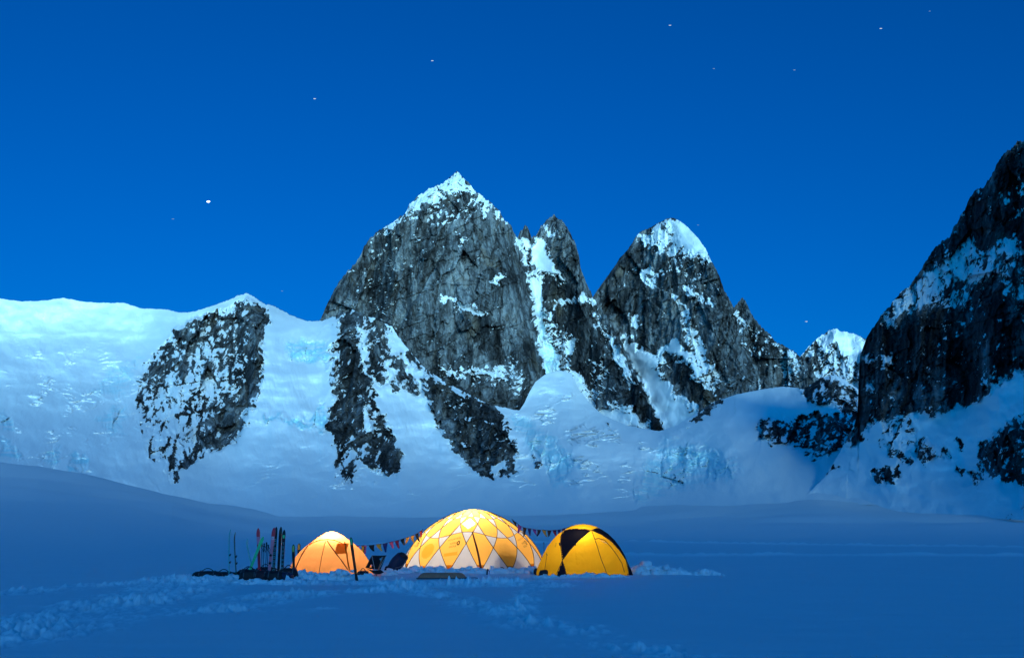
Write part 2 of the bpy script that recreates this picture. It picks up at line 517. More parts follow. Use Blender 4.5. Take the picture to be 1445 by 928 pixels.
def relief(name, u0, u1, du, ny, top, base, rbase, slope, ribs, dens0, areas, tones, ices, amp, seed, jag=1.5,
           thick=220.0, gap=None, kagain=1.0, snow_k=1.7, tone0=0.5, extra=None, sideways=3.5, bw=55.0, rtop=None, rmin=None):
    """one mountain: every column runs from its foot (base) up its face to its crest (top) and down the far side"""
    u = np.arange(u0, u1 + du, du)
    tx, ty = np.array(top, float).T
    bx, by = np.array(base, float).T
    yt = np.interp(u, tx, ty)
    jg = fbm(u / 9, u * 0 + seed, 4, seed) + 0.8 * fbm(u / 3.2, u * 0 + seed + 3, 2, seed + 5)
    jagv = np.interp(u, *np.array(jag, float).T) if isinstance(jag, (list, tuple)) else jag
    yt = yt + jg * jagv
    yb = np.interp(u, bx, by)
    yb = np.maximum(yb, yt + 6)
    v = np.linspace(0, 1, ny)[:, None]
    U = np.repeat(u[None], ny, 0)
    Yp = yb[None] + (yt - yb)[None] * v
    # large form: integrate the slope map upwards on a coarse grid, smooth it sideways, then sample it
    cu = np.arange(u0 - 40, u1 + 41, 4.0)
    ybs = np.interp(cu, bx, by)
    cy = np.arange(yb.max() + 12, yt.min() - 14, -1.5)
    CU, CYY = np.meshgrid(cu, cy)
    S = np.radians(np.clip(smooth_map(CU, CYY, slope, bw), 8, 84))
    Tc = ray(CU, CYY)[2]
    rc = np.zeros(CU.shape)
    rc[0] = rbase(cu) if callable(rbase) else rbase
    for i in range(1, len(cy)):
        g = np.maximum(np.tan(S[i]) - Tc[i], 0.07)
        rc[i] = rc[i - 1] * (1 + np.where(cy[i] < ybs, (Tc[i] - Tc[i - 1]) / g, 0))
    k = np.exp(-0.5 * (np.arange(-24, 25) / sideways) ** 2); k /= k.sum()
    rc = np.apply_along_axis(lambda q: np.convolve(np.pad(q, 24, mode='edge'), k, 'valid'), 1, rc)
    if rtop is not None:                              # tie every column's crest to a mapped distance
        yts = np.interp(cu, tx, ty)
        jt = np.clip(((cy[0] - yts) / 1.5).astype(int), 0, len(cy) - 1)
        raw = rc[jt, np.arange(len(cu))]
        kf = np.clip((np.interp(cu, *np.array(rtop, float).T) - rc[0]) / np.maximum(raw - rc[0], 30), .4, 2.5)
        kk = np.exp(-0.5 * (np.arange(-12, 13) / 4.0) ** 2); kk /= kk.sum()
        kf = np.convolve(np.pad(kf, 12, mode='edge'), kk, 'valid')
        rc = rc[0] + (rc - rc[0]) * kf
    fi = np.clip((U - cu[0]) / 4.0, 0, len(cu) - 1.001); fj = np.clip((cy[0] - Yp) / 1.5, 0, len(cy) - 1.001)
    i0, j0 = fi.astype(int), fj.astype(int); fi, fj = fi - i0, fj - j0
    r = (rc[j0, i0] * (1 - fi) + rc[j0, i0 + 1] * fi) * (1 - fj) + (rc[j0 + 1, i0] * (1 - fi) + rc[j0 + 1, i0 + 1] * fi) * fj
    X, Y, T = ray(U, Yp)
    mp = r / FPX                                       # metres per pixel
    disp = np.zeros(U.shape)
    for pts, w, h in ribs:
        D = seg_dist(U, Yp, pts)
        disp -= h * np.exp(-(D / w) ** 1.3)
    # densities
    den_ = np.full(U.shape, dens0)
    wx = fbm(U / 16, Yp / 16, 5, seed + 40, .62) * 6.5
    wy = fbm(U / 16, Yp / 16, 5, seed + 50, .62) * 6.5
    for pts, val, soft in areas:
        sdv = poly_sd(U + wx, Yp + wy, pts)
        den_ = den_ + (val - den_) * sstep(soft * 1.7, -soft * 1.7, sdv)
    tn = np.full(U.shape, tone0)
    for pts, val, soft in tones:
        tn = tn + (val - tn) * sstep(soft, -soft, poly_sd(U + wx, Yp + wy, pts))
    ic = np.zeros(U.shape)
    for pts, val, soft in ices:
        ic = ic + (val - ic) * sstep(soft, -soft, poly_sd(U + wx, Yp + wy, pts))
    rock = 1 - sstep(0.5, 0.95, den_)
    A = amp * (0.05 + 0.95 * rock) + 0.6 * ic
    # rock relief: leaning slabs at three sizes, vertical fluting, crumbly noise
    lean = U + (Yp - 400) * 0.10
    q1, i1 = facets(lean / 34 + wx * .01, Yp / 75, seed + 1)
    q2, i2 = facets(lean / 13 + wx * .03, Yp / 30 + wy * .02, seed + 2)
    q3, i3 = facets((U - (Yp - 400) * .25) / 5.0 + wx * .08, Yp / 10 + wy * .06, seed + 3)
    q0, i0_ = facets((U + (Yp - 400) * .05) / 62, Yp / 150 + wx * .004, seed + 21)
    disp += A * q0 * 42 * rock
    disp += A * (q1 * 44 + q2 * 20 + q3 * 6 + (i2 - .5) * 6 + (i3 - .5) * 2.4)
    disp += A * (ridged(U / 20, Yp / 75, 4, seed + 7) - .5) * -17
    disp += A * fbm(U / 5, Yp / 7, 4, seed + 9, .6) * 2.4
    nc = fbm(lean / 24 + wx * .02, Yp / 130, 4, seed + 23)
    crack = np.exp(-(nc / .035) ** 2) * sstep(-.1, .4, fbm(U / 50, Yp / 50, 2, seed + 24)) * rock
    nl = fbm((.45 * U + Yp) / 26, (U - .45 * Yp) / 95, 4, seed + 26)
    nl2 = fbm((-.5 * U + Yp) / 34, (U + .5 * Yp) / 110, 4, seed + 28)
    ledge = (np.exp(-(nl / .045) ** 2) * sstep(.0, .4, fbm(U / 38, Yp / 38, 2, seed + 27)) + np.exp(-(nl2 / .04) ** 2) * sstep(.05, .45, fbm(U / 44, Yp / 40, 2, seed + 29))) * rock
    disp += A * crack * 7 - A * 5 * ledge + A * 4.5 * np.sign(nl) * np.exp(-np.abs(nl) / .25) * rock
    tn = tn - .26 * crack + .20 * fbm(U / 42, Yp / 70, 4, seed + 31) + .08 * (i2 - .5)
    disp += (1 - rock) * (fbm(U / 62, Yp / 42, 3, seed + 12) * 13 + fbm((U - .5 * Yp) / 30, Yp / 45, 3, seed + 13) * 3 + fbm((U + .4 * Yp) / 14, Yp / 22, 3, seed + 14) * 0.5)
    if extra is not None: disp += extra(U, Yp) * (1 - rock)
    edge = sstep(0, 10, Yp - yt[None])                # keep the crest where it is
    disp *= 0.35 + 0.65 * edge
    r = r + disp * mp
    if rmin is not None: r = np.maximum(r, rmin(U))
    P = np.stack([X * r, Y * r, EYE + T * r], -1)
    # snow lies where the rock leans back, thins where it is steep
    du_ = np.gradient(P, axis=1); dv_ = np.gradient(P, axis=0)
    N = np.cross(du_, dv_); N /= np.linalg.norm(N, axis=2, keepdims=True) + 1e-9
    nz = np.where(N[..., 1:2] > 0, -N, N)[..., 2]
    def blur(a, s):
        kk = np.exp(-0.5 * (np.arange(-3 * s, 3 * s + 1) / s) ** 2); kk /= kk.sum()
        a = np.apply_along_axis(lambda q: np.convolve(np.pad(q, 3 * s, mode='edge'), kk, 'valid'), 0, a)
        return np.apply_along_axis(lambda q: np.convolve(np.pad(q, 3 * s, mode='edge'), kk, 'valid'), 1, a)
    loc = np.clip((.35 * nz + .65 * blur(nz, 2)) - blur(nz, 10), -.7, .7)
    nse = fbm((U + .5 * Yp) / 5.5, (Yp - .35 * U) / 15, 5, seed + 60, 0.66) * .75 + .5 * fbm((U + .5 * Yp) / 16, (Yp - .35 * U) / 26, 3, seed + 66)
    sv = (den_ - 0.5) * 1.75 + snow_k * loc * (1 - np.abs(den_ - .5) * .8) + 0.42 * nse * (1 - np.clip(np.abs(den_ - .5) * 2.0 - .72, 0, .28) / .28)
    sv = sv + .42 * ledge * sstep(.02, .2, den_)
    # far side
    rows, rs = [], r[-1]
    zc = P[-1, :, 2]
    for q, (dr, dz) in enumerate(((0.03, .02), (0.12, .12), (0.4, .45), (1.0, 1.0))):
        rr = rs + thick * dr
        rows.append(np.stack([X[-1] * rr, Y[-1] * rr, zc - dz * (zc + 20)], -1))
    P = np.concatenate([P, np.stack(rows)], 0)
    ext = lambda a: np.concatenate([a, np.repeat(a[-1:], 4, 0)], 0)
    o = grid_mesh(name, P, M_MTN, {'snow': ext(sv), 'tone': ext(tn), 'ice': ext(ic)})
    tag(o, kind='structure')
    return u, r, o

# ---- lower slopes: left snow ridge, rocky hump, buttresses, icefall, saddle
z5 = lambda p: Z(p, 150, 390, 2.369)
z4 = lambda p: Z(p, 430, 230, 2.319)
z6 = lambda p: Z(p, 800, 290, 2.652)
z7 = lambda p: Z(p, 1040, 190, 1.751)
z8 = lambda p: Z(p, 640, 520, 3.141)
zL = lambda p: Z(p, 0, 400, 2.9)

H_TOP = [(-300, 400), (-100, 415), (0, 421), (30, 425), (60, 424), (90, 420), (115, 425), (140, 427), (175, 427), (200, 435), (232, 436), (255, 441), (275, 439), (300, 431),
         (325, 422), (337, 416), (350, 414), (362, 420), (372, 428), (388, 432), (402, 440), (420, 448), (434, 453), (455, 452), (470, 446), (484, 442), (498, 436),
         (515, 445), (535, 452), (552, 460), (570, 485), (600, 520), (640, 545), (690, 570), (722, 577), (733, 579), (740, 568), (748, 551), (756, 538), (768, 529), (788, 522), (806, 526), (816, 549), (832, 568), (850, 585), (885, 600),
         (930, 608), (955, 600), (985, 580), (1010, 566), (1040, 556), (1075, 549), (1105, 545), (1135, 548), (1160, 532), (1180, 528), (1205, 545), (1240, 560), (1320, 560), (1500, 560), (1700, 560)]
H_SLOPE = [(200, 650, 26), (210, 690, 24),
           (240, 470, 38), (240, 560, 40), (310, 480, 48), (300, 560, 45), (260, 640, 42), (350, 540, 46), (410, 450, 20), (420, 475, 30), (405, 520, 33), (400, 580, 37), (400, 630, 30), (380, 680, 18), (480, 700, 17),
           (500, 520, 52), (520, 600, 50), (500, 670, 30), (560, 560, 40), (590, 620, 38), (600, 690, 20), (560, 480, 45), (620, 560, 45), (660, 610, 54), (700, 640, 52), (720, 690, 24), (650, 700, 17),
           (770, 545, 46), (760, 565, 36), (800, 556, 30), (760, 600, 26), (800, 590, 16), (830, 610, 14), (760, 650, 34), (830, 660, 22), (900, 615, 14), (900, 690, 18), (880, 640, 24), (930, 640, 46), (960, 650, 46), (1010, 640, 42), (960, 690, 16), (1040, 600, 17), (1080, 570, 18),
           (1100, 620, 20), (1060, 660, 15), (1110, 655, 22), (1150, 660, 24), (1150, 580, 32), (1150, 620, 28), (1250, 600, 30), ] + [(x, y, v) for y, v, x1 in ((440, 56, 320), (460, 52, 270), (479, 17, 215), (503, 18, 190), (524, 25, 185), (552, 13, 180), (605, 11, 190), (655, 10, 190)) for x in range(-280, x1, 36)] + [(x, float(np.interp(x, EX, EY)) - dy, v) for dy, v in ((-12, 8), (-4, 9), (5, 11), (16, 14)) for x in range(380, 1180, 45)]
H_AREAS = [
    (z5([(400, 110), (470, 70), (530, 100), (545, 160), (525, 210), (520, 270), (525, 330), (505, 390), (475, 450), (455, 510), (420, 570), (330, 585), (290, 620), (215, 680), (205, 640), (210, 600), (150, 610), (120, 520), (105, 450), (100, 380), (130, 310), (150, 270), (180, 240), (240, 170), (300, 140), (350, 120)]), .37, 5),
    (z5([(470, 110), (530, 110), (535, 160), (515, 210), (510, 270), (515, 330), (495, 390), (465, 450), (445, 510), (410, 560), (330, 575), (330, 500), (420, 420), (470, 350), (480, 200)]), .20, 6),
    (z5([(130, 390), (240, 335), (370, 330), (420, 350), (440, 390), (330, 395), (250, 460), (140, 470)]), .60, 8),
    (z5([(110, 480), (220, 470), (300, 480), (310, 550), (270, 590), (160, 600), (120, 540)]), .64, 8),
    (z5([(330, 210), (380, 190), (360, 280), (300, 320), (290, 270)]), .50, 8),
    (z5([(785, 130), (825, 120), (850, 200), (850, 290), (880, 350), (910, 440), (940, 500), (990, 600), (990, 650), (970, 665), (900, 640), (830, 610), (830, 680), (785, 690), (775, 640), (765, 560), (740, 500), (745, 450), (770, 400), (750, 340), (755, 250), (780, 180)]), .24, 3.5),
    (z5([(740, 250), (775, 240), (780, 330), (765, 380), (745, 340)]), .55, 4),
    (z5([(780, 560), (850, 560), (900, 600), (830, 615), (830, 685), (785, 690)]), .52, 5),
    (z5([(860, 420), (890, 440), (900, 520), (880, 540), (860, 480)]), .8, 4),
    (z5([(865, 170), (930, 190), (950, 240), (1000, 290), (1040, 340), (1040, 385), (975, 375), (945, 360), (900, 355), (870, 310)]), .30, 4),
    (z5([(930, 270), (960, 290), (975, 350), (945, 350), (925, 310)]), .8, 4),
    (z5([(1000, 255), (1025, 248), (1055, 290), (1030, 302)]), .2, 3),
    (z5([(1055, 290), (1110, 330), (1160, 355), (1240, 370), (1290, 420), (1330, 480), (1360, 540), (1370, 600), (1370, 660), (1320, 670), (1275, 675), (1230, 650), (1190, 610), (1150, 560), (1110, 490), (1080, 420), (1060, 350)]), .20, 4),
    (z5([(1120, 345), (1240, 375), (1290, 430), (1250, 420), (1160, 390)]), .52, 4),
    (z5([(1320, 610), (1345, 620), (1330, 650), (1290, 665), (1290, 640)]), .9, 3),
    (z7([(50, 710), (90, 700), (150, 700), (200, 690), (230, 690), (290, 680), (295, 740), (250, 780), (200, 800), (150, 770), (100, 765), (60, 750)]), .36, 5),
    (z7([(120, 605), (180, 585), (240, 598), (290, 640), (310, 700), (270, 705), (240, 662), (200, 662), (150, 635)]), .33, 5),
    (z8([(870, 440), (900, 470), (1000, 460), (1060, 490), (980, 530), (920, 520)]), .66, 6),
    (z8([(345, 390), (385, 400), (400, 430), (370, 435)]), .35, 3),
    (z8([(1040, 240), (1090, 180), (1120, 150), (1200, 125), (1190, 150), (1110, 215), (1060, 250)]), .28, 3),
    (z8([(660, 240), (690, 245), (690, 270), (670, 265)]), .3, 3),
]
H_AREAS.insert(0, ([(466, 440), (480, 425), (505, 425), (520, 440), (535, 452), (552, 462), (540, 478), (515, 462), (495, 470), (478, 465)], .40, 4))
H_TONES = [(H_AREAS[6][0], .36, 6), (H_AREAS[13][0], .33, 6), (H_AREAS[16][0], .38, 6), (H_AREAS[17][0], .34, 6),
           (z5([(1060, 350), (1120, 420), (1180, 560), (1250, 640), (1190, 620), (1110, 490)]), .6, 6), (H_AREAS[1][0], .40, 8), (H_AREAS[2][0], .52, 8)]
H_ICES = [
    (z5([(600, 232), (640, 212), (745, 222), (740, 290), (610, 280)]), .9, 5),
    (z5([(530, 463), (590, 466), (690, 488), (715, 420), (745, 500), (700, 516), (590, 484), (530, 480)]), .9, 3),
    (z8([(255, 200), (340, 235), (470, 335), (530, 370), (500, 510), (440, 530), (425, 430), (330, 330), (270, 260)]), .8, 7),
    (z8([(830, 440), (900, 380), (930, 325), (1050, 335), (1200, 385), (1275, 440), (1200, 495), (1060, 520), (900, 560), (830, 590), (800, 560)]), .75, 8),
    (zL([(0, 530), (50, 560), (60, 600), (20, 590), (0, 590)]), .8, 5), (zL([(0, 640), (60, 660), (85, 700), (40, 710), (0, 715)]), .8, 5),
    (zL([(290, 700), (330, 700), (375, 760), (340, 770), (280, 770)]), .9, 5), (zL([(190, 700), (250, 665), (250, 690), (215, 745), (190, 725)]), .8, 5),
    (zL([(400, 560), (450, 500), (510, 510), (500, 600), (460, 610)]), .7, 6),
    (zL([(370, 440), (480, 340), (580, 290), (540, 360), (500, 470), (400, 455)]), .5, 6)]
H_RIBS = [([(200, 560), (240, 470), (340, 420)], 30, 10), ([(372, 440), (366, 520), (340, 630)], 22, 22), ([(395, 480), (390, 560), (370, 640)], 24, -12),
          ([(490, 445), (500, 520), (530, 610), (560, 670)], 24, 22), ([(570, 520), (600, 600), (640, 690)], 26, -10), ([(615, 535), (670, 570), (715, 640), (728, 670)], 28, 26),
          ([(0, 470), (80, 472), (140, 468), (200, 472), (230, 460)], 7, 6), ([(0, 543), (60, 541), (95, 540)], 4, 4), ([(40, 605), (90, 604), (130, 616)], 4, 5), ([(60, 500), (110, 492)], 6, 4),
          ([(780, 620), (830, 630), (880, 625)], 8, 7), ([(800, 605), (760, 590), (740, 580)], 6, 6), ([(690, 700), (740, 700), (760, 690)], 5, 4),
          ([(760, 660), (800, 690), (815, 712)], 8, -5), ([(930, 640), (950, 628), (975, 630)], 9, 10)]
def h_extra(U, Yp):
    """crevasse lips and small ice steps on the glacier, runnels on the steeper snow"""
    zone = np.clip(1.15 - np.hypot((U - 60) / 190, (Yp - 570) / 95), 0, 1) + np.clip(1.2 - np.hypot((U - 850) / 170, (Yp - 640) / 75), 0, 1) + .55 * np.clip(1.1 - np.hypot((U - 480) / 260, (Yp - 680) / 45), 0, 1)
    zone = zone + .8 * np.clip(1.1 - np.hypot((U - 785) / 55, (Yp - 575) / 45), 0, 1)
    n1 = fbm(U / 75 + Yp / 160, (Yp + .12 * U) / 17, 3, 91)
    n2 = fbm(U / 30, (Yp - .2 * U) / 9, 3, 95)
    pick = sstep(-.05, .45, fbm(U / 45, Yp / 30, 3, 97))
    d = -15.0 * zone * pick * np.exp(-(n1 / .07) ** 2) - 8.0 * np.clip(zone, 0, 1) * pick * np.exp(-(n2 / .06) ** 2)
    steep = np.clip(1.2 - np.hypot((U - 420) / 330, (Yp - 600) / 110), 0, 1)
    d += steep * (ridged((U - .25 * (Yp - 600)) / 9, Yp / 70, 3, 99) - .5) * 3.6
    d += fbm(U / 45, Yp / 17, 4, 101, .5) * 4.2 * np.clip(zone + .35, 0, 1)
    return d
H_BASE = [(x, y + float(np.interp(x, [250, 420], [9, 15]))) for x, y in EDGE]
hu, hr, _ = relief('snow_slopes', -260, 1660, 1.15, 300, H_TOP, H_BASE, lambda u: np.interp(u, [250, 420], [960, 775]), H_SLOPE, H_RIBS, 1.0, H_AREAS, H_TONES, H_ICES, 0.85, 3, extra=h_extra, sideways=8.0, bw=36.0,
    rtop=[(-260, 2020), (0, 1960), (110, 1900), (200, 1800), (250, 1740), (300, 1690), (350, 1650), (410, 1640), (480, 1560), (570, 1450), (660, 1340), (720, 1340), (780, 1520), (830, 1460), (890, 1330), (935, 1280), (1000, 1310), (1073, 1400), (1120, 1400), (1180, 1350), (1300, 1260), (1660, 1250)],
                   jag=[(-300, .5), (280, .6), (330, 1.4), (400, 1.4), (450, .9), (480, 2.6), (540, 2.2), (600, 1.4), (700, 1.2), (740, .4), (1140, .5), (1160, 1.8), (1240, 1.8)])
def _wide(a, n):
    m = np.max(np.stack([np.roll(a, k) for k in range(-n, n + 1, 4)]), 0)
    kk = np.exp(-0.5 * (np.arange(-3 * n, 3 * n + 1) / n) ** 2); kk /= kk.sum()
    return np.convolve(np.pad(m, 3 * n, mode='edge'), kk, 'valid')
HRW = _wide(hr[-1], 40)
H_R_TOP = lambda u, m: np.maximum(np.interp(u, hu, HRW), np.interp(u, hu, hr[-1])) + m

# ---- main granite peak with its companion spire
C_TOP = [(415, 470), (440, 460), (453, 450), (460, 432), (470, 412), (480, 395), (490, 383), (502, 372), (512, 352), (520, 338), (533, 326), (548, 318), (562, 308), (572, 300), (578, 288), (592, 275),
         (604, 267), (620, 261), (632, 253), (640, 246), (645, 241), (651, 248), (660, 257), (672, 270), (684, 280), (697, 289), (704, 297), (712, 312), (720, 316), (724, 324), (730, 336), (735, 326),
         (741, 318), (746, 324), (750, 335), (756, 333), (763, 320), (772, 310), (781, 303), (790, 309), (800, 320), (806, 332), (813, 345), (817, 360), (819, 378), (826, 395), (832, 410), (842, 428),
         (856, 446), (868, 466), (882, 494), (895, 523), (908, 553), (922, 583), (936, 606), (945, 615)]
C_BASE = [(415, 480), (455, 470), (500, 480), (550, 495), (600, 545), (690, 600), (730, 605), (780, 570), (830, 600), (900, 625), (945, 630)]
C_SLOPE = [(460, 440, 60), (500, 400, 66), (520, 460, 62), (560, 400, 74), (620, 400, 78), (640, 300, 58), (600, 290, 55), (645, 255, 46), (680, 300, 58), (650, 480, 76), (690, 420, 76), (720, 500, 72), (640, 550, 60), (700, 570, 58),
           (740, 380, 50), (760, 340, 52), (765, 450, 52), (775, 520, 48), (785, 340, 70), (805, 400, 72), (820, 470, 68), (840, 540, 66), (890, 580, 66), (860, 500, 62)]
C_AREAS = [
    (z4([(60, 500), (130, 440), (210, 430), (200, 480), (120, 520), (60, 530)]), .20, 6),
    (z4([(495, 25), (460, 45), (385, 85), (345, 130), (320, 175), (260, 215), (250, 240), (340, 190), (385, 140), (430, 140), (480, 110), (510, 90), (560, 130), (620, 170), (660, 205), (630, 140), (560, 90), (520, 45)]), .66, 6),
    (z4([(410, 130), (560, 130), (610, 180), (540, 190), (440, 200), (380, 200)]), .40, 10),
    (z4([(130, 300), (300, 240), (290, 500), (200, 480), (110, 430)]), .22, 8),
    (z4([(688, 245), (700, 275), (738, 385), (745, 440), (762, 560), (788, 690), (850, 700), (838, 640), (815, 600), (792, 540), (780, 480), (773, 400), (775, 350), (852, 388), (812, 320), (795, 280), (770, 238), (748, 258), (715, 252)]), .96, 3),
    (z4([(715, 280), (735, 275), (760, 370), (740, 380)]), .35, 3),
    (z4([(430, 425), (470, 440), (585, 480), (603, 500), (560, 497), (440, 442)]), .80, 2.5),
    (z4([(505, 230), (545, 255), (512, 268)]), .95, 2), (z4([(605, 375), (645, 362), (662, 378), (620, 388)]), .85, 2),
    (z4([(440, 668), (520, 680), (640, 668), (700, 690), (690, 712), (560, 702), (450, 692)]), .74, 4),
    (z4([(640, 640), (690, 640), (730, 720), (690, 760), (650, 720)]), .45, 5),
    (z4([(800, 445), (880, 440), (970, 430), (970, 465), (880, 460), (820, 470)]), .62, 4),
    (z4([(790, 490), (850, 560), (880, 590), (860, 640), (830, 600), (800, 560)]), .55, 5),
    (z4([(930, 470), (985, 500), (1060, 680), (1010, 640), (950, 540)]), .36, 6),
    (z6([(150, 470), (190, 520), (245, 650), (230, 670), (190, 600)]), .88, 3),
    (z6([(90, 570), (140, 580), (130, 640), (90, 640)]), .62, 5), (z6([(80, 690), (130, 640), (120, 720), (80, 740)]), .55, 5),
    (z6([(0, 590), (50, 640), (110, 760), (200, 740), (280, 790), (330, 850), (200, 850), (0, 850)]), .86, 5),
    (z6([(0, 480), (40, 500), (30, 550), (0, 560)]), .8, 4), (z6([(20, 320), (100, 370), (90, 390), (20, 345)]), .5, 4),
    (z4([(770, 180), (850, 220), (800, 240), (770, 215)]), .45, 5)]
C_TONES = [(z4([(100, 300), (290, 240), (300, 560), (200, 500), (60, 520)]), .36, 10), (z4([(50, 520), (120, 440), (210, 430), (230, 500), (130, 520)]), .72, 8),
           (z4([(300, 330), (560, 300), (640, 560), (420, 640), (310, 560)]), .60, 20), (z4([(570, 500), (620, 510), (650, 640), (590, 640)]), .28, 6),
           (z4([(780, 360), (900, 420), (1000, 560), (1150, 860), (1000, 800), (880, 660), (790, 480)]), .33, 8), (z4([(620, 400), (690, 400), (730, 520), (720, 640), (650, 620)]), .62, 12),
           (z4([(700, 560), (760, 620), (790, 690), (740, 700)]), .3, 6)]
C_ICES = [(z4([(765, 400), (785, 480), (800, 560), (835, 640), (835, 725), (795, 690), (775, 560)]), .7, 4)]
C_RIBS = [([(700, 300), (715, 400), (742, 520)], 30, 20), ([(552, 320), (556, 400), (560, 470)], 24, 16), ([(590, 300), (600, 400), (610, 500)], 40, 14), ([(530, 350), (528, 450)], 16, -12), ([(735, 335), (752, 400), (766, 470), (776, 540)], 16, -26),
          ([(781, 305), (800, 380), (835, 470), (885, 580)], 26, 24), ([(690, 445), (706, 500), (712, 540)], 10, -14), ([(660, 290), (668, 400)], 12, -8), ([(478, 420), (500, 470)], 18, 14),
          ([(640, 250), (650, 300)], 14, 8), ([(840, 440), (870, 520), (910, 600)], 8, -8), ([(545, 440), (590, 500), (650, 550)], 10, -6)]
relief('granite_peak', 415, 945, 0.82, 430, C_TOP, C_BASE, lambda u: H_R_TOP(u, 25), C_SLOPE, C_RIBS, .13, C_AREAS, C_TONES, C_ICES, 0.55, 17, jag=[(415, 1), (520, 2.2), (600, 1.8), (640, 1.0), (700, 2.2), (900, 2.4), (945, 1)], thick=330)

# ---- snow-capped tower on the right with its ragged shoulder
D_TOP = [(800, 470), (820, 440), (838, 417), (848, 402), (860, 386), (875, 364), (886, 352), (895, 338), (902, 328), (912, 323), (920, 320), (930, 314), (940, 309), (949, 307), (960, 312), (972, 322), (985, 336), (995, 350),
         (1004, 368), (1013, 385), (1022, 408), (1030, 424), (1036, 434), (1041, 428), (1046, 420), (1052, 424), (1058, 438), (1066, 452), (1078, 464), (1088, 474), (1097, 484), (1108, 488), (1120, 496), (1132, 504), (1145, 520), (1160, 545)]
D_BASE = [(800, 600), (850, 625), (930, 640), (990, 600), (1040, 580), (1100, 570), (1160, 570)]
D_SLOPE = [(850, 420, 60), (880, 480, 64), (900, 400, 66), (900, 560, 50), (870, 600, 42), (940, 330, 46), (970, 345, 44), (950, 400, 66), (950, 500, 72), (1000, 420, 66), (1020, 500, 72), (960, 560, 60), (1060, 520, 66), (1050, 450, 60), (1100, 520, 60), (920, 600, 42)]
D_AREAS = [
    (z6([(395, 40), (430, 55), (500, 125), (540, 195), (550, 235), (500, 222), (440, 190), (400, 210), (360, 150), (335, 170), (300, 155), (265, 135), (255, 110), (300, 88), (330, 72)]), .66, 6),
    (z6([(400, 60), (430, 70), (500, 140), (530, 190), (480, 185), (440, 150), (415, 110)]), 1.0, 4),
    (z6([(380, 190), (540, 220), (580, 330), (540, 380), (430, 310), (390, 260)]), .32, 8),
    (z6([(262, 240), (300, 222), (350, 255), (335, 300), (295, 305)]), .66, 4),
    (z6([(395, 300), (425, 350), (470, 430), (500, 500), (545, 600), (590, 660), (560, 690), (500, 600), (462, 520), (432, 420)]), .70, 4),
    (z6([(440, 300), (550, 365), (545, 380), (440, 320)]), .65, 3),
    (z6([(232, 412), (265, 415), (280, 450), (255, 465)]), .85, 3),
    (z6([(220, 480), (265, 530), (335, 560), (400, 495), (470, 560), (495, 600), (545, 690), (490, 650), (440, 585), (375, 555), (335, 600), (400, 690), (495, 775), (440, 870), (380, 880), (300, 720), (240, 600), (200, 520)]), .93, 5),
    (z6([(620, 385), (660, 420), (760, 505), (720, 515), (650, 470)]), .72, 4), (z6([(600, 420), (800, 500), (900, 620), (860, 680), (800, 620), (700, 560)]), .30, 8),
    (z6([(780, 520), (850, 545), (880, 600), (820, 640), (800, 600)]), .55, 5), (z6([(650, 500), (720, 560), (715, 580), (660, 530)]), .6, 4),
    (z6([(710, 640), (730, 690), (715, 700)]), .9, 2)]
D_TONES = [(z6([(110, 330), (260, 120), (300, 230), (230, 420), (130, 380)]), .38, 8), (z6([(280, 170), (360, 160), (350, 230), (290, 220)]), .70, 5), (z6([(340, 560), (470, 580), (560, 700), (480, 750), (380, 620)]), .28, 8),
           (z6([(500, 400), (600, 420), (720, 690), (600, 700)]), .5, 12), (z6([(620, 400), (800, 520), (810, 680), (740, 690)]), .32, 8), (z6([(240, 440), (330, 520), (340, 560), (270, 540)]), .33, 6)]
D_RIBS = [([(925, 340), (945, 420), (975, 500), (1000, 570)], 26, 8), ([(955, 420), (985, 490), (1015, 560)], 9, -12), ([(1000, 370), (1030, 450), (1060, 560)], 26, 14), ([(870, 390), (890, 470), (930, 520)], 24, 12),
          ([(1040, 440), (1062, 500), (1080, 560)], 10, -12), ([(950, 310), (970, 340), (1000, 370)], 12, 10)]
relief('snow_capped_tower', 800, 1160, 0.85, 330, D_TOP, D_BASE, lambda u: H_R_TOP(u, 40) , D_SLOPE, D_RIBS, .14, D_AREAS, D_TONES, [], 0.55, 29,
       jag=[(800, 1), (890, 1.4), (930, .6), (985, .5), (1005, 1.5), (1040, 2.5), (1160, 2.5)], thick=300)

# ---- small far summit in the gap
relief('distant_snow_peak', 1090, 1270, 0.9, 150, [(1090, 545), (1110, 525), (1128, 505), (1140, 490), (1150, 480), (1162, 471), (1172, 465), (1180, 463), (1188, 468), (1198, 469), (1210, 472), (1222, 479), (1235, 490), (1270, 520)],
       [(1090, 580), (1270, 580)], lambda u: H_R_TOP(u, 700), [(1130, 520, 50), (1180, 490, 46), (1180, 540, 50), (1230, 510, 44)],
       [([(1178, 465), (1170, 510), (1150, 560)], 16, 14), ([(1200, 480), (1210, 540)], 10, -8)], .52,
       [(Z([(160, 560), (215, 500), (240, 485), (300, 500), (325, 515), (300, 560), (240, 520), (200, 560)], 1040, 190, 1.751), .86, 5), (Z([(150, 560), (200, 520), (215, 560), (180, 600)], 1040, 190, 1.751), .25, 5)], [], [], 0.5, 43, jag=1.6, thick=500)

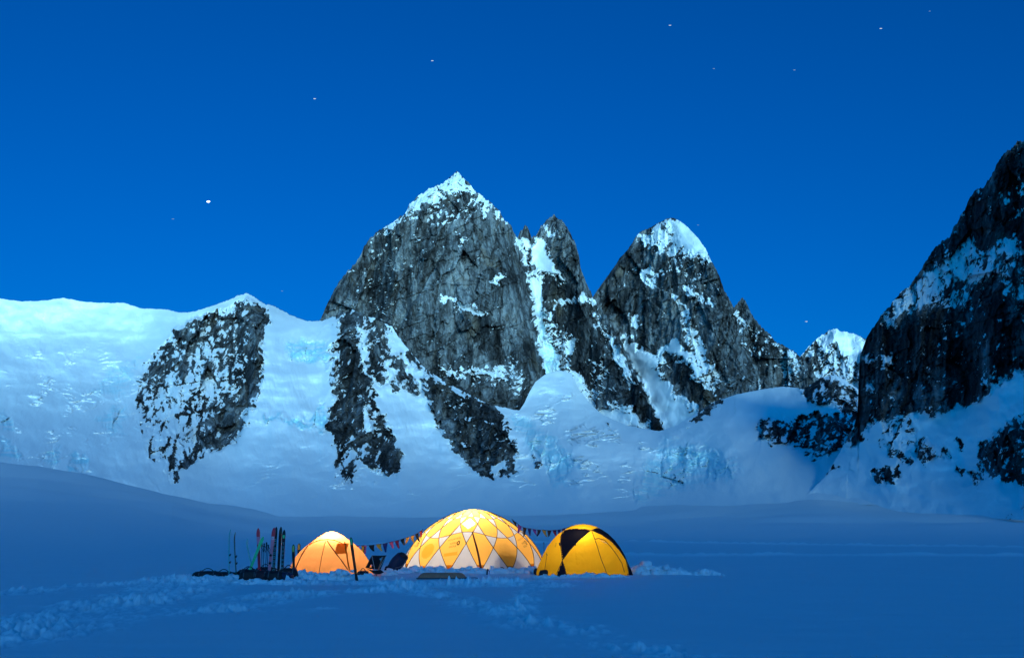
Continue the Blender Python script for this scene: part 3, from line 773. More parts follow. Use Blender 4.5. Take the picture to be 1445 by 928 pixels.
# ---- dark wall rising out of the picture on the right
F_TOP = [(1085, 712), (1110, 707), (1140, 696), (1163, 674), (1184, 640), (1198, 612), (1206, 598), (1210, 580), (1211, 555), (1212, 525), (1215, 500), (1222, 478), (1232, 462), (1242, 447), (1256, 430), (1270, 414), (1284, 402), (1294, 390), (1304, 372),
         (1316, 354), (1328, 341), (1340, 334), (1346, 322), (1354, 308), (1362, 294), (1370, 276), (1376, 268), (1386, 266), (1393, 258), (1400, 245), (1408, 230), (1416, 217), (1428, 208), (1440, 199), (1460, 190), (1520, 140), (1600, 90), (1700, 60)]
F_BASE = [(1085, 713), (1200, 717), (1300, 724), (1445, 734), (1700, 744)]
F_SLOPE = [(1100, 704, 10), (1160, 704, 11), (1220, 706, 13), (1290, 710, 14), (1360, 715, 15), (1440, 720, 16), (1120, 698, 11), (1150, 688, 13), (1175, 668, 18), (1215, 676, 24), (1300, 685, 26), (1400, 690, 26), (1250, 650, 36), (1350, 620, 40), (1420, 600, 44), (1420, 650, 38), (1220, 560, 72), (1280, 520, 74), (1340, 500, 74), (1260, 600, 66), (1420, 500, 74), (1300, 400, 46),
           (1350, 370, 48), (1400, 350, 54), (1400, 280, 66), (1440, 400, 70), (1600, 400, 70), (1600, 200, 66), (1600, 650, 36)]
F_AREAS = [
    (z7([(-100, 2000), (-60, 850), (150, 825), (215, 790), (270, 745), (290, 735), (345, 712), (450, 690), (560, 672), (622, 640), (655, 606), (720, 572), (1200, 560), (1200, 2000)]), .97, 5),
    (z7([(350, 472), (400, 402), (450, 352), (520, 300), (580, 256), (600, 285), (572, 330), (640, 270), (690, 250), (702, 290), (650, 332), (600, 372), (520, 372), (490, 420), (440, 430), (380, 470)]), .70, 5),
    (z7([(470, 395), (560, 380), (600, 400), (560, 430), (490, 420)]), .5, 5), (z7([(650, 300), (709, 300), (720, 380), (690, 420), (650, 370)]), .40, 6),
    (z7([(660, 110), (720, 90), (720, 200), (670, 220)]), .30, 6), (z7([(690, 390), (720, 380), (720, 420), (700, 425)]), .9, 3),
    (z7([(310, 545), (330, 540), (345, 560), (320, 565)]), .9, 2.5), (z7([(315, 618), (335, 618), (345, 636), (325, 636)]), .85, 2.5), (z7([(350, 540), (385, 545), (390, 570), (360, 570)]), .8, 3), (z7([(375, 650), (390, 655), (385, 675)]), .8, 2),
    (z7([(590, 580), (640, 560), (650, 600), (610, 630)]), .42, 4), (z7([(500, 470), (560, 475), (560, 500), (510, 495)]), .32, 4),
    (z7([(340, 765), (420, 745), (520, 770), (530, 800), (440, 790), (400, 800)]), .66, 5),
    (z7([(330, 840), (355, 825), (400, 820), (400, 850), (350, 868), (335, 860)]), .36, 3), (z7([(440, 775), (490, 768), (495, 795), (450, 805)]), .45, 4), (z7([(400, 795), (425, 795), (425, 815), (400, 812)]), .35, 3),
    (z7([(592, 770), (650, 730), (720, 690), (760, 690), (760, 860), (660, 862), (600, 820)]), .27, 5), (z7([(540, 760), (565, 762), (560, 778)]), .4, 2.5), (z7([(215, 800), (240, 790), (245, 820), (220, 835)]), .35, 3), (z7([(545, 822), (570, 825), (560, 838)]), .4, 2.5),
    (z7([(570, 838), (600, 830), (610, 850), (580, 855)]), .45, 3), (z7([(275, 740), (305, 735), (310, 750), (285, 770)]), .2, 2), (z7([(340, 700), (440, 700), (440, 730), (370, 745)]), .58, 5)]
F_TONES = [(z7([(300, 570), (420, 470), (560, 420), (720, 420), (720, 580), (560, 670), (340, 720)]), .34, 10), (z7([(500, 180), (720, 0), (720, 330), (560, 260)]), .30, 10), (z7([(420, 560), (560, 570), (560, 660), (440, 690), (400, 640)]), .52, 8),
           (F_AREAS[16][0], .40, 6), (z7([(640, 420), (720, 420), (720, 540), (650, 560)]), .46, 8)]
F_RIBS = [([(1225, 500), (1222, 590)], 16, 16), ([(1260, 470), (1258, 590)], 12, -14), ([(1300, 440), (1300, 570)], 28, 16), ([(1360, 420), (1362, 560)], 18, -12), ([(1400, 400), (1410, 560)], 24, 14), ([(1380, 280), (1420, 360)], 22, 12), ([(1340, 590), (1300, 650), (1240, 690)], 30, 6)]
relief('rock_wall', 1085, 1640, 0.95, 430, F_TOP, F_BASE, lambda u: np.interp(u, [1085, 1200, 1300, 1445, 1640], [790, 790, 730, 640, 520]), F_SLOPE, F_RIBS, .15, F_AREAS, F_TONES, [], 0.75, 57, tone0=.44,
       jag=[(1085, .4), (1190, .8), (1215, 1.4), (1300, 2.6), (1445, 4)], thick=300)

# ================================================================== CAMP
M_YEL = fabric('golden_tent_fabric', (.74, .37, .04), 0.60, (.95, .53, .12))
M_CREAM = fabric('cream_tent_fabric', (.62, .64, .66), 0.50, (.62, .66, .72))
M_TIP = fabric('orange_corner_fabric', (.65, .18, .01), 0.4)
M_FLAP = fabric('orange_flap_fabric', (.74, .33, .02), 0.55, (.92, .42, .05))
M_VENT = fabric('white_vent_fabric', (.85, .84, .8), 0.85, (.98, .96, .9))
M_ORANGE = fabric('orange_fly_fabric', (.36, .11, .02), 0.62, (.98, .43, .15))
M_ORANGE2 = fabric('orange_patch_fabric', (.78, .25, .02), 0.35)
M_GOLD = fabric('yellow_fly_fabric', (.80, .38, .008), 0.5, (.98, .54, .03))
M_CHAR = fabric('charcoal_fly_fabric', (.022, .018, .026), 0.10)
M_SKIRT = fabric('pale_skirt_fabric', (.62, .60, .55), 0.3)
M_POLE = plain('dark_pole', (.03, .025, .02), 0.4)
M_ZIP = plain('maroon_zip', (.10, .015, .01), 0.6)
M_SEAM = plain('brown_seam', (.20, .07, .015), 0.7)
M_PRINT = plain('brown_print', (.28, .12, .01), 0.7)
M_BLACK = plain('black_nylon', (.012, .012, .015), 0.55, bump=.02)
M_NAVY = plain('navy_nylon', (.012, .02, .05), 0.55, bump=.02)
M_MAROON = plain('maroon_nylon', (.05, .012, .018), 0.55, bump=.02)
M_STRAP = plain('grey_webbing', (.10, .10, .11), 0.7)
M_METAL = plain('aluminium', (.45, .45, .46), 0.35)
M_GREEN = plain('green_ski_base', (.05, .62, .22), 0.35)
M_TEAL = plain('teal_ski_edge', (.06, .55, .50), 0.35)
M_RED = plain('red_ski_topsheet', (.90, .04, .06), 0.35)
M_PINK = plain('pink_ski_topsheet', (.92, .25, .32), 0.35)
M_SKIBLK = plain('black_ski_topsheet', (.010, .011, .013), 0.3)
M_SKIBRN = plain('dark_brown_ski', (.030, .016, .010), 0.35)
M_LIME = plain('lime_tip', (.50, .58, .12), 0.4)
M_AMBER = plain('amber_tip', (.85, .38, .01), 0.4)
M_WHITE = plain('white_graphic', (.75, .78, .78), 0.4)
M_PALETEAL = plain('pale_teal_graphic', (.10, .42, .42), 0.4)
M_BROWN = plain('brown_plastic', (.60, .17, .09), 0.5, bump=.01)
M_STAKE = plain('snow_stake', (.03, .03, .035), 0.5)
FLAGM = [plain('flag_' + n, c, 0.8) for n, c in (('navy', (.02, .03, .14)), ('maroon', (.34, .015, .05)), ('amber', (.90, .40, .04)), ('black', (.012, .014, .016)), ('rose', (.92, .12, .20)), ('plum', (.30, .06, .30)))]

def inner_lamp(parent, loc, watts, colr, rad=0.12):
    l = bpy.data.lights.new('tent_lantern', 'POINT')
    l.energy, l.color, l.shadow_soft_size = watts, colr, rad
    o = bpy.data.objects.new('tent_lantern', l)
    o.location = loc
    link(o, parent)

# ---- large geodesic dome tent
def dome_tent():
    c = at(668, 805, 47.6); c.z = 0.0
    R, H, N, n = 3.30, 2.74, 15, 24
    D = R_(360 / N)
    PHI0 = R_(-16.5)
    root = empty('dome_tent', c, 'large glowing golden dome tent with cream triangular panels, between the two smaller tents', 'tent')
    TOPV = 3.875
    def surf(s, v, k=1.0):
        ph = PHI0 + s * D
        t = min(v / TOPV, 1.0) * math.pi / 2
        bump = math.sin(min(1, max(0, v / 3.2)) * math.pi) if v < 3.2 else 0
        t = t + 0.062 * bump * math.cos(5 * (ph - R_(-4)))
        h = math.sin(min(t, math.pi / 2))
        r = R * max(1 - h ** 1.7, 0) ** 0.6
        z = H * h
        return Vector((r * k * math.sin(ph), -r * k * math.cos(ph), z * (1 + (k - 1))))
    J = int(TOPV * n)
    V, F, MI = [], [], []
    cut = {'vent': [], 'window_flap': [], 'pocket_or_shade': []}
    for j in range(J + 1):
        for i in range(N * n):
            s = (i + 0.5 * (j % 2)) / n
            p = surf(s, j / n)
            # cloth sags a little between the poles
            V.append(p)
    M = N * n
    for j in range(J):
        for i in range(M):
            a, b = j * M + i, j * M + (i + 1) % M
            cc, d = (j + 1) * M + i, (j + 1) * M + (i + 1) % M
            tris = ((a, b, cc), (b, d, cc)) if j % 2 == 0 else ((a, d, cc), (a, b, d))
            sh0, sh1 = 0.5 * (j % 2), 0.5 * ((j + 1) % 2)
            for tr in tris:
                ss = []
                for q in tr:
                    jj, ii = divmod(q, M)
                    sv = ii + 0.5 * (jj % 2)
                    if ii == 0 and i == M - 1: sv += M
                    ss.append((sv / n, jj / n))
                s_ = sum(x for x, y in ss) / 3; v_ = sum(y for x, y in ss) / 3
                d1, d2 = s_ - v_ / 2, s_ + v_ / 2
                vb = math.floor(d2) - math.floor(d1) - 1
                w = v_ - vb
                white = False
                if vb < 0: white = True
                elif vb == 0: white = w > 1.5
                elif vb == 1: white = w < 0.5 or w > 1.5
                elif vb == 2: white = w < 0.5
                mi = 1 if white else 0
                if vb == 0 and w < 0.24: mi = 2
                part = None
                if abs(s_ - .5) / .40 + abs(v_ - 2.0) / .36 < 1: part = 'vent'
                sm = s_ if s_ < N / 2 else s_ - N
                if ((sm + 1) / .27) ** 2 + ((v_ - .92) / .34) ** 2 < 1: part = 'window_flap'
                if abs(sm + .01 + .1 * (v_ - .6)) < .24 and .57 < v_ < .72: part = 'pocket_or_shade'  # soft shadow on the cloth, painted in as a deeper gold bar
                if part: cut[part].append(tr)
                else: F.append(tr); MI.append(mi)
    mb = MB().add(V, F); mb.m = MI
    can = mb.build('canopy', [M_YEL, M_CREAM, M_TIP], root)
    # poles along every seam family
    for k in range(N):
        for sg in (1, -1):
            vs = [i * 0.125 for i in range(0, 26)]
            MB().tube([surf(k + sg * v / 2, v, 1.004) for v in vs], 0.015, 5).build('pole', M_POLE, root)
    for ring in (1.5, 2.5):
        for q in range(5):
            MB().tube([surf(q * 3 - 1 + i * 0.125, ring, 1.003) for i in range(25)], 0.011, 5).build('pole', M_POLE, root)
    # snow skirt and corner stakes
    pts = []
    sk = MB()
    for i in range(121):
        ph = i / 120 * 2 * math.pi
        for rr, zz in ((R * 1.0, .05), (R * 1.06, .03 + .02 * math.sin(i * 1.7)), (R * 1.10, -.02)):
            sk.v.append((rr * math.sin(ph), -rr * math.cos(ph), zz))
    for i in range(120):
        for j in range(2):
            sk.f.append((i * 3 + j, i * 3 + j + 1, i * 3 + j + 4, i * 3 + j + 3)); sk.m.append(0)
    sk.build('snow_skirt', M_SKIRT, root)
    for k in range(N):
        p = surf(k, 0.0); o = Vector((p.x, p.y, 0)).normalized()
        m = MB().tube([p * 1.0 + Vector((0, 0, .16)), p + o * .10 + Vector((0, 0, .0)), p + o * .16 - Vector((0, 0, .12))], [.018, .02, .016], 6)
        m.build('stake', M_STAKE, root)
    # vent diamond and round window flap are panels of their own, set into the canopy; the third is a painted shadow
    for nm, mt in (('vent', M_VENT), ('window_flap', M_FLAP), ('pocket_or_shade', M_FLAP)):
        used = sorted({i for f in cut[nm] for i in f}); ix = {q: i for i, q in enumerate(used)}
        MB().add([V[q] for q in used], [tuple(ix[q] for q in f) for f in cut[nm]]).build(nm, mt, root)
    # door: zip and storm flap
    zp = [(0.72, 1.50), (.80, 1.2), (.88, .9), (.95, .55), (1.0, .2), (1.02, .02)]
    MB().tube([surf(s, v, 1.008) for s, v in zp], [.03, .035, .04, .045, .05, .05], 6).build('door_zip', M_ZIP, root)
    # printed lettering and round emblem on three lower panels
    def lettering(sc, vc, lines, size):
        parts = MB()
        for (txt, off, sz) in lines:
            cu = bpy.data.curves.new('t', 'FONT'); cu.body = txt; cu.size = sz; cu.align_x = 'CENTER'; cu.space_character = 1.25
            to = bpy.data.objects.new('t', cu); col.objects.link(to)
            me = bpy.data.meshes.new_from_object(to.evaluated_get(bpy.context.evaluated_depsgraph_get()))
            b = len(parts.v)
            for vx in me.vertices:
                x, y = vx.co.x, vx.co.y + off
                rr = R * .86
                parts.v.append(tuple(surf(sc + x / (rr * D), vc + y / 0.80, 1.006)))
            for p in me.polygons: parts.f.append(tuple(b + i for i in p.vertices)); parts.m.append(0)
            bpy.data.objects.remove(to); bpy.data.curves.remove(cu); bpy.data.meshes.remove(me)
        # emblem: nut-shaped ring
        b = len(parts.v); m = 16
        for i in range(m):
            a = 2 * math.pi * i / m
            for k in (1.0, .45):
                x, y = .235 + .075 * k * math.cos(a), -.13 + .075 * k * math.sin(a)
                parts.v.append(tuple(surf(sc + x / (R * .86 * D), vc + y / 0.80, 1.006)))
        for i in range(m):
            j = (i + 1) % m
            parts.f.append((b + 2 * i, b + 2 * j, b + 2 * j + 1, b + 2 * i + 1)); parts.m.append(0)
        return parts
    for k in (-2, 0, 3):
        lettering(k, 1.20, [('MOUNTAIN', 0.0, .095), ('HARD', -.14, .10), ('WEAR', -.25, .10)], .1).build('lettering', M_PRINT, root, smooth=False)
    inner_lamp(root, (-0.15, -0.55, 1.95), 250, (1.0, .80, .56), .10)
    inner_lamp(root, (-1.2, -0.7, 1.0), 105, (1.0, .82, .58), .10)
    return root
dome_tent()

# ---- generic dome from a measured profile
def profile_tent(c, Rx, Ry, H, prof, name, label, nphi=128, nz=64, rz=0.0, skew=0.0, wr=0.012, seed=1):
    ph_, pr = zip(*prof)
    root = empty(name, c, label, 'tent', rz)
    def rad(h): return float(np.interp(h, ph_, pr))
    def surf(phi, h, k=1.0):
        r = rad(h)
        return Vector((Rx * r * math.sin(phi) * k + skew * h, -Ry * r * math.cos(phi) * k, H * h * (1 + (k - 1) * .5)))
    def front(x, h, k=1.01):
        """point on the near side at across-position x (m) and height fraction h"""
        r = max(rad(h), 1e-4) * Rx
        return surf(math.asin(max(-.999, min(.999, (x - skew * h) / r))), h, k)
    return root, surf, front, rad

def tent_mesh(surf, classify, mats, root, nphi=160, nz=70, wr=0.012, seed=1):
    mb = MB()
    hs = [1 - (1 - j / nz) ** 1.0 for j in range(nz + 1)]
    hs = [math.sin(j / nz * math.pi / 2) for j in range(nz + 1)]
    ph = np.arange(nphi) / nphi * 2 * math.pi - math.pi
    for j, h in enumerate(hs):
        wob = fbm(np.sin(ph) * 2.2 + seed, np.cos(ph) * 2.2 + h * 3.0, 4, seed) * wr * (1 - h) * 2
        wob += np.abs(fbm(np.sin(ph) * 7 + seed, np.cos(ph) * 7 + h * 2.0, 2, seed + 4)) * wr * (1 - h)
        for i in range(nphi):
            mb.v.append(tuple(surf(ph[i], h, 1 + wob[i])))
    for j in range(nz):
        for i in range(nphi):
            a, b = j * nphi + i, j * nphi + (i + 1) % nphi
            mb.f.append((a, b, b + nphi, a + nphi))
            ctr = (Vector(mb.v[a]) + Vector(mb.v[b]) + Vector(mb.v[b + nphi]) + Vector(mb.v[a + nphi])) / 4
            mb.m.append(classify(ctr))
    return mb.build('fly', mats, root)

def inside(x, y, pts):
    ok = False
    for i in range(len(pts)):
        x0, y0 = pts[i]; x1, y1 = pts[(i + 1) % len(pts)]
        if (y0 > y) != (y1 > y) and x < (x1 - x0) * (y - y0) / (y1 - y0) + x0: ok = not ok
    return ok

# ---- orange tent on the left
def orange_tent():
    c = at(467, 812, 41.6); c.z = 0
    H, Rx, Ry = 1.72, 1.66, 1.75
    prof = [(0, 1.0), (.1, .985), (.2, .95), (.35, .88), (.47, .80), (.58, .70), (.69, .57), (.80, .42), (.90, .27), (.96, .16), (.99, .08), (1, 0.0)]
    root, surf, front, rad = profile_tent(c, Rx, Ry, H, prof, 'expedition_tent', 'small orange tent lit from inside, pale at its peak, beside the skis', skew=-0.02)
    tent_mesh(surf, lambda p: 0, [M_ORANGE], root, 128, 60, .014, 5)
    mpp = 41.6 / FPX
    def P(px, py, k=1.012):
        h = max(0.0, min(.985, (812 - py) / (812 - 754.0)))
        return front((px - 467) * mpp, h, k)
    def line(name, pts, r, m, k=1.012):
        q = []
        for (x0, y0), (x1, y1) in zip(pts[:-1], pts[1:]):
            for t in range(8): q.append(P(x0 + (x1 - x0) * t / 8, y0 + (y1 - y0) * t / 8, k))
        q.append(P(*pts[-1], k))
        MB().tube(q, r, 6).build(name, m, root)
    line('hood_seam', [(440, 772), (447, 768), (456, 765.5), (466, 764.8), (475, 766), (485, 770)], .016, M_ORANGE2)
    line('zip', [(463, 767), (463, 780), (462.5, 795), (461.5, 811)], .012, M_SEAM)
    line('strap', [(438.5, 773), (433, 787), (426.5, 806)], .022, M_SEAM, 1.02)
    line('strap', [(465.5, 767), (475, 777), (487, 790), (497, 803)], .022, M_SEAM, 1.02)
    line('pole_sleeve', [(487, 768.5), (493, 783), (499, 804)], .028, M_ORANGE2)
    line('pole_sleeve', [(438, 774), (447, 761), (457, 756.5)], .012, M_ORANGE2)
    pk = MB()
    for i in range(7):
        for j in range(7):
            pk.v.append(tuple(P(478.5 + 13.5 * i / 6, 770 + 13 * j / 6, 1.02)))
    for i in range(6):
        for j in range(6):
            q = i * 7 + j; pk.f.append((q, q + 1, q + 8, q + 7)); pk.m.append(0)
    pk.build('window_flap', M_ORANGE2, root)
    for a in range(10):
        phi = a / 10 * 2 * math.pi
        p = surf(phi, 0, 1.03)
        MB().tube([p + Vector((0, 0, .10)), p - Vector((0, 0, .10))], .02, 6).build('stake', M_STAKE, root)
    inner_lamp(root, (0, -.22, 1.30), 125, (1.0, .84, .60), .09)
orange_tent()

# ---- yellow and charcoal tent on the right
def yellow_tent():
    c = at(824, 813, 41.4); c.z = 0
    H, Rx, Ry = 2.02, 1.94, 1.94
    prof = [(0, 1.0), (.1, .97), (.25, .905), (.4, .84), (.55, .755), (.68, .65), (.8, .525), (.88, .405), (.94, .285), (.98, .155), (1, 0.0)]
    root, surf, front, rad = profile_tent(c, Rx, Ry, H, prof, 'expedition_tent', 'yellow tent with charcoal corner panels, dimly lit, right of the big dome', skew=0.0)
    mpp = 41.4 / FPX
    def loc(px, py): return ((px - 824) * mpp, (813 - py) / (813 - 742.0) * H)
    q = lambda p: [loc(*z) for z in Z(p, 740, 730, 9.031)]
    dark = [q([(515, 195), (560, 180), (660, 172), (760, 178), (832, 192), (760, 250), (660, 330), (560, 440), (478, 552), (466, 440), (458, 330), (478, 240)]),
            q([(474, 562), (500, 640), (525, 790), (375, 790), (420, 690)]),
            q([(842, 192), (870, 178), (915, 160), (1010, 170), (1130, 250), (1230, 370), (1300, 560), (1400, 790), (1282, 790), (1274, 620), (1262, 560), (1180, 440), (1070, 320), (960, 245)])]
    def cl(p):
        x = p.x if p.y < 0.1 else -p.x + (0.25 if abs(p.x) < 1.2 else 0)
        return 1 if any(inside(x, p.z, d) for d in dark) else 0
    tent_mesh(surf, cl, [M_GOLD, M_CHAR], root, 260, 120, .010, 9)
    def P(px, py, k=1.012):
        x, z = loc(px, py)
        return front(x, max(0.0, min(.985, z / H)), k)
    def line(name, pts, r, m, k=1.012):
        pts = Z(pts, 740, 730, 9.031); qq = []
        for (x0, y0), (x1, y1) in zip(pts[:-1], pts[1:]):
            for t in range(8): qq.append(P(x0 + (x1 - x0) * t / 8, y0 + (y1 - y0) * t / 8, k))
        qq.append(P(*pts[-1], k))
        MB().tube(qq, r, 6).build(name, m, root)
    line('pole', [(835, 190), (760, 250), (660, 330), (560, 440), (475, 555), (420, 680), (385, 750)], .012, M_POLE)
    line('pole', [(505, 200), (470, 270), (460, 380), (474, 555), (500, 650), (522, 760)], .012, M_POLE)
    line('pole', [(835, 190), (960, 245), (1070, 320), (1180, 440), (1262, 560), (1276, 740)], .012, M_POLE)
    line('pole', [(515, 194), (600, 176), (700, 172), (780, 180), (835, 190), (880, 175)], .010, M_POLE)
    line('zip', [(845, 200), (880, 340), (930, 540), (970, 650), (1000, 760)], .014, M_SEAM)
    line('door_zip', [(870, 300), (920, 292), (985, 310), (1060, 390), (1130, 490), (1190, 590), (1215, 700)], .014, M_SEAM)
    line('loop', [(622, 345), (634, 372)], .03, M_POLE); line('loop', [(450, 350), (455, 375)], .03, M_POLE)
    line('loop', [(298, 480), (304, 500)], .018, M_POLE); line('strap', [(300, 500), (285, 590), (270, 680)], .008, M_SEAM)
    vm = MB(); pts = Z([(930, 316), (965, 318), (1005, 340), (1030, 366), (1000, 356), (960, 335)], 740, 730, 9.031)
    for p in pts: vm.v.append(tuple(P(*p, 1.018)))
    vm.f.append(tuple(range(len(pts)))); vm.m.append(0)
    vm.build('window', M_VENT, root)
    # small printed word running up the left panel
    cu = bpy.data.curves.new('t', 'FONT'); cu.body = 'MOUNTAIN'; cu.size = 9.5; cu.align_x = 'CENTER'
    to = bpy.data.objects.new('t', cu); col.objects.link(to)
    me = bpy.data.meshes.new_from_object(to.evaluated_get(bpy.context.evaluated_depsgraph_get()))
    lm = MB()
    for v in me.vertices:
        x, y = v.co.x * 1.0, v.co.y * 2.0
        zx, zy = 402 + x * .28 + y * .95, 372 - x * 1.0 + y * .30
        lm.v.append(tuple(P(*Z([(zx, zy)], 740, 730, 9.031)[0], 1.016)))
    for p in me.polygons: lm.f.append(tuple(p.vertices)); lm.m.append(0)
    bpy.data.objects.remove(to)
    lm.build('lettering', M_SEAM, root, smooth=False)
    for a in range(8):
        p = surf(a / 8 * 2 * math.pi + .2, 0, 1.02)
        MB().tube([p + Vector((0, 0, .10)), p - Vector((0, 0, .10))], .02, 6).build('stake', M_STAKE, root)
    # dark folded-back vestibule hem at the left foot
    fm = MB().blob(P(770, 811, 1.03) + Vector((0, -.02, .02)), (.22, .12, .17), 4, 16, 10, .9, .12)
    fm.build('vestibule_hem', M_BLACK, root)
    MB().blob(P(757.5, 809, 1.0) + Vector((-.02, .0, .02)), (.10, .12, .14), 6, 12, 8, .9, .12).build('vestibule_hem', M_BLACK, root)
    inner_lamp(root, (-.12, -.78, 1.40), 34, (1.0, .86, .5), .08)
    inner_lamp(root, (-.2, -.2, .75), 30, (1.0, .86, .5), .2)
yellow_tent()

# ---- skis and poles planted in the snow
def ski(top, base_px, r, label, main, width=.115, edge=False, tip=None, edge_m=None, graphic=None, binding=False, curve=0.05, tipcol=None, r_top=None, group='skis planted in the snow'):
    b = foot(base_px, r); b.z = -0.12
    t = at(top[0], top[1], r if r_top is None else r_top)
    ax = (t - b); L = ax.length; ax.normalize()
    side = Vector((1, 0, 0)); side = (side - ax * side.dot(ax)).normalized()
    nrm = ax.cross(side)
    if nrm.y > 0: nrm = -nrm
    if edge:                                   # turned so that we see its thin side
        side, nrm = -nrm, side
    o = bpy.data.objects.new('ski', None); o.location = b; o.empty_display_size = .1; link(o)
    tag(o, label, 'ski', group)
    K = 28
    def at_(u):
        f = max(0, (u - .88) / .12)
        w = width * (0.92 - .16 * math.sin(min(1, u / .9) * math.pi) + .10 * u)
        if f > 0: w *= math.sqrt(max(0.03, 1 - f ** 2.2))
        bend = curve * (max(0, (u - .82) / .18) ** 2) + (-.012) * math.sin(u * math.pi)
        return w, ax * (u * L) + nrm * (-bend if not edge else bend)
    def strip(u0, u1, wf, lift, th, n=K):
        mb = MB()
        for i in range(n + 1):
            u = u0 + (u1 - u0) * i / n
            w, p = at_(u)
            for sx, sn in ((-.5, lift), (.5, lift), (.5, lift - th), (-.5, lift - th)):
                mb.v.append(tuple(p + side * (w * wf * sx) + nrm * sn))
        for i in range(n):
            for k in range(4):
                mb.f.append((i * 4 + k, i * 4 + (k + 1) % 4, i * 4 + 4 + (k + 1) % 4, i * 4 + 4 + k)); mb.m.append(0)
        mb.f += [(3, 2, 1, 0), tuple(n * 4 + k for k in range(4))]; mb.m += [0, 0]
        return mb
    strip(0, 1, 1.0, .010, .014).build('body', main, o, smooth=False)
    strip(0, .995, 1.03, -.0045, .005).build('edge', edge_m or M_METAL, o, smooth=False)
    if tip is not None: strip(tip[0], tip[1], .60, .0125, .002, 12).build('tip_graphic', tip[2], o, smooth=False)
    if tipcol is not None: strip(tipcol[0], tipcol[1], .985, .012, .0015, 12).build('topsheet', tipcol[2], o, smooth=False)
    if graphic is not None:
        mat, u0, u1, n = graphic
        rnd = random.Random(int(top[0] * 10)); g = MB()
        for i in range(n):
            ua = u0 + (u1 - u0) * (i + .12) / n; ub = u0 + (u1 - u0) * (i + .78) / n
            kind = rnd.randrange(4)
            w, p = at_((ua + ub) / 2)
            h = (ub - ua) * L
            def bar(cx, cy, dx, dy): 
                cpt = p + side * (w * cx) + ax * (h * cy) + nrm * .0125
                m4 = Matrix((side, ax, nrm)).transposed()
                g.box(cpt, (w * dx, h * dy, .003), m4)
            if kind == 0: bar(-.24, 0, .14, 1); bar(.24, 0, .14, 1); bar(0, 0, .34, .2)
            elif kind == 1: bar(-.24, 0, .14, 1); bar(.05, .4, .44, .2); bar(.05, -.4, .44, .2); bar(.24, 0, .14, .9)
            elif kind == 2: bar(-.24, 0, .14, 1); bar(.05, .4, .44, .2); bar(.0, 0, .34, .2)
            else: bar(0, 0, .14, 1); bar(0, .4, .6, .2)
        g.build('lettering', mat, o, smooth=False)
    if binding:
        for u, nm in ((.50, 'toe_binding'), (.36, 'heel_binding')):
            w, p = at_(u)
            m4 = Matrix((side, ax, nrm)).transposed()
            g = MB().box(p + nrm * .03, (.06, .07, .04), m4).box(p + nrm * .055 + ax * .02, (.075, .03, .03), m4)
            g.tube([p + nrm * .04 + side * .05, p + nrm * .07 + ax * .06, p + nrm * .04 - side * .05], .008, 5)
            g.build(nm, M_BLACK, o, smooth=False)
    return o

ski((323.8, 746), 324.6, 39.9, 'thin teal ski seen edge-on, leftmost of all the planted skis', M_TEAL, .11, True, edge_m=M_TEAL, binding=True)
ski((330.4, 750.5), 335.2, 39.9, 'black ski with a green edge leaning left, beside the thin teal ski', M_SKIBLK, .11, True, edge_m=M_GREEN, binding=True)
ski((347, 760), 361.5, 40.4, 'thin curved green ski leaning far left, behind the broad green one', M_TEAL, .10, True, edge_m=M_GREEN, curve=.07)
ski((364, 744.5), 367.8, 38.3, 'red ski with its base half hidden, crossed by the leaning green ski', M_RED, .125, tipcol=(.70, .84, M_PINK), edge_m=M_RED)
ski((371.4, 756.5), 345.8, 37.4, 'broad bright green ski leaning steeply right across the red ski', M_GREEN, .112, edge_m=M_GREEN)
ski((386.8, 743.5), 379.0, 37.8, 'red and pink ski with a white band, leaning against a lettered black ski', M_PINK, .135, tipcol=(.84, .985, M_RED), graphic=(M_WHITE, .775, .845, 1), edge_m=M_RED, binding=True)
ski((389.6, 742.8), 386.0, 38.3, 'black ski with pale lettering down its length, right behind the pink ski', M_SKIBLK, .125, graphic=(M_PALETEAL, .12, .80, 9), edge_m=M_TEAL)
ski((396.2, 742.6), 393.0, 38.4, 'tallest plain black ski with a green edge, between two lettered black skis', M_SKIBLK, .115, edge_m=M_GREEN, tip=(.86, .93, M_SKIBRN))
ski((400.8, 747), 398.6, 38.0, 'black lettered ski with a round green mark near its tip', M_SKIBLK, .125, graphic=(M_PALETEAL, .10, .78, 9), tip=(.84, .90, M_GREEN))
ski((413.8, 767.5), 416.0, 39.2, 'dark ski with a pale lime tip, in front of the orange tent edge', M_SKIBRN, .118, tip=(.80, .965, M_LIME))
ski((421.8, 766), 422.6, 43.9, 'dark ski with an amber tip, half behind the left side of the orange tent', M_SKIBRN, .130, tip=(.80, .97, M_AMBER), edge_m=M_SEAM)
ski((494.8, 757.5), 504.8, 37.4, 'dark ski with a green tip leaning in front of the orange tent', M_SKIBRN, .115, tip=(.84, .97, M_GREEN), edge_m=M_GREEN)
ski((512.6, 768.5), 509.6, 43.9, 'dark ski with an orange tip, behind the right side of the orange tent', M_SKIBRN, .130, tip=(.78, .96, M_AMBER), edge_m=M_SEAM)
ski((486.2, 759.6), 492, 44.2, 'black ski whose pointed tip alone shows above the orange tent', M_SKIBLK, .09)

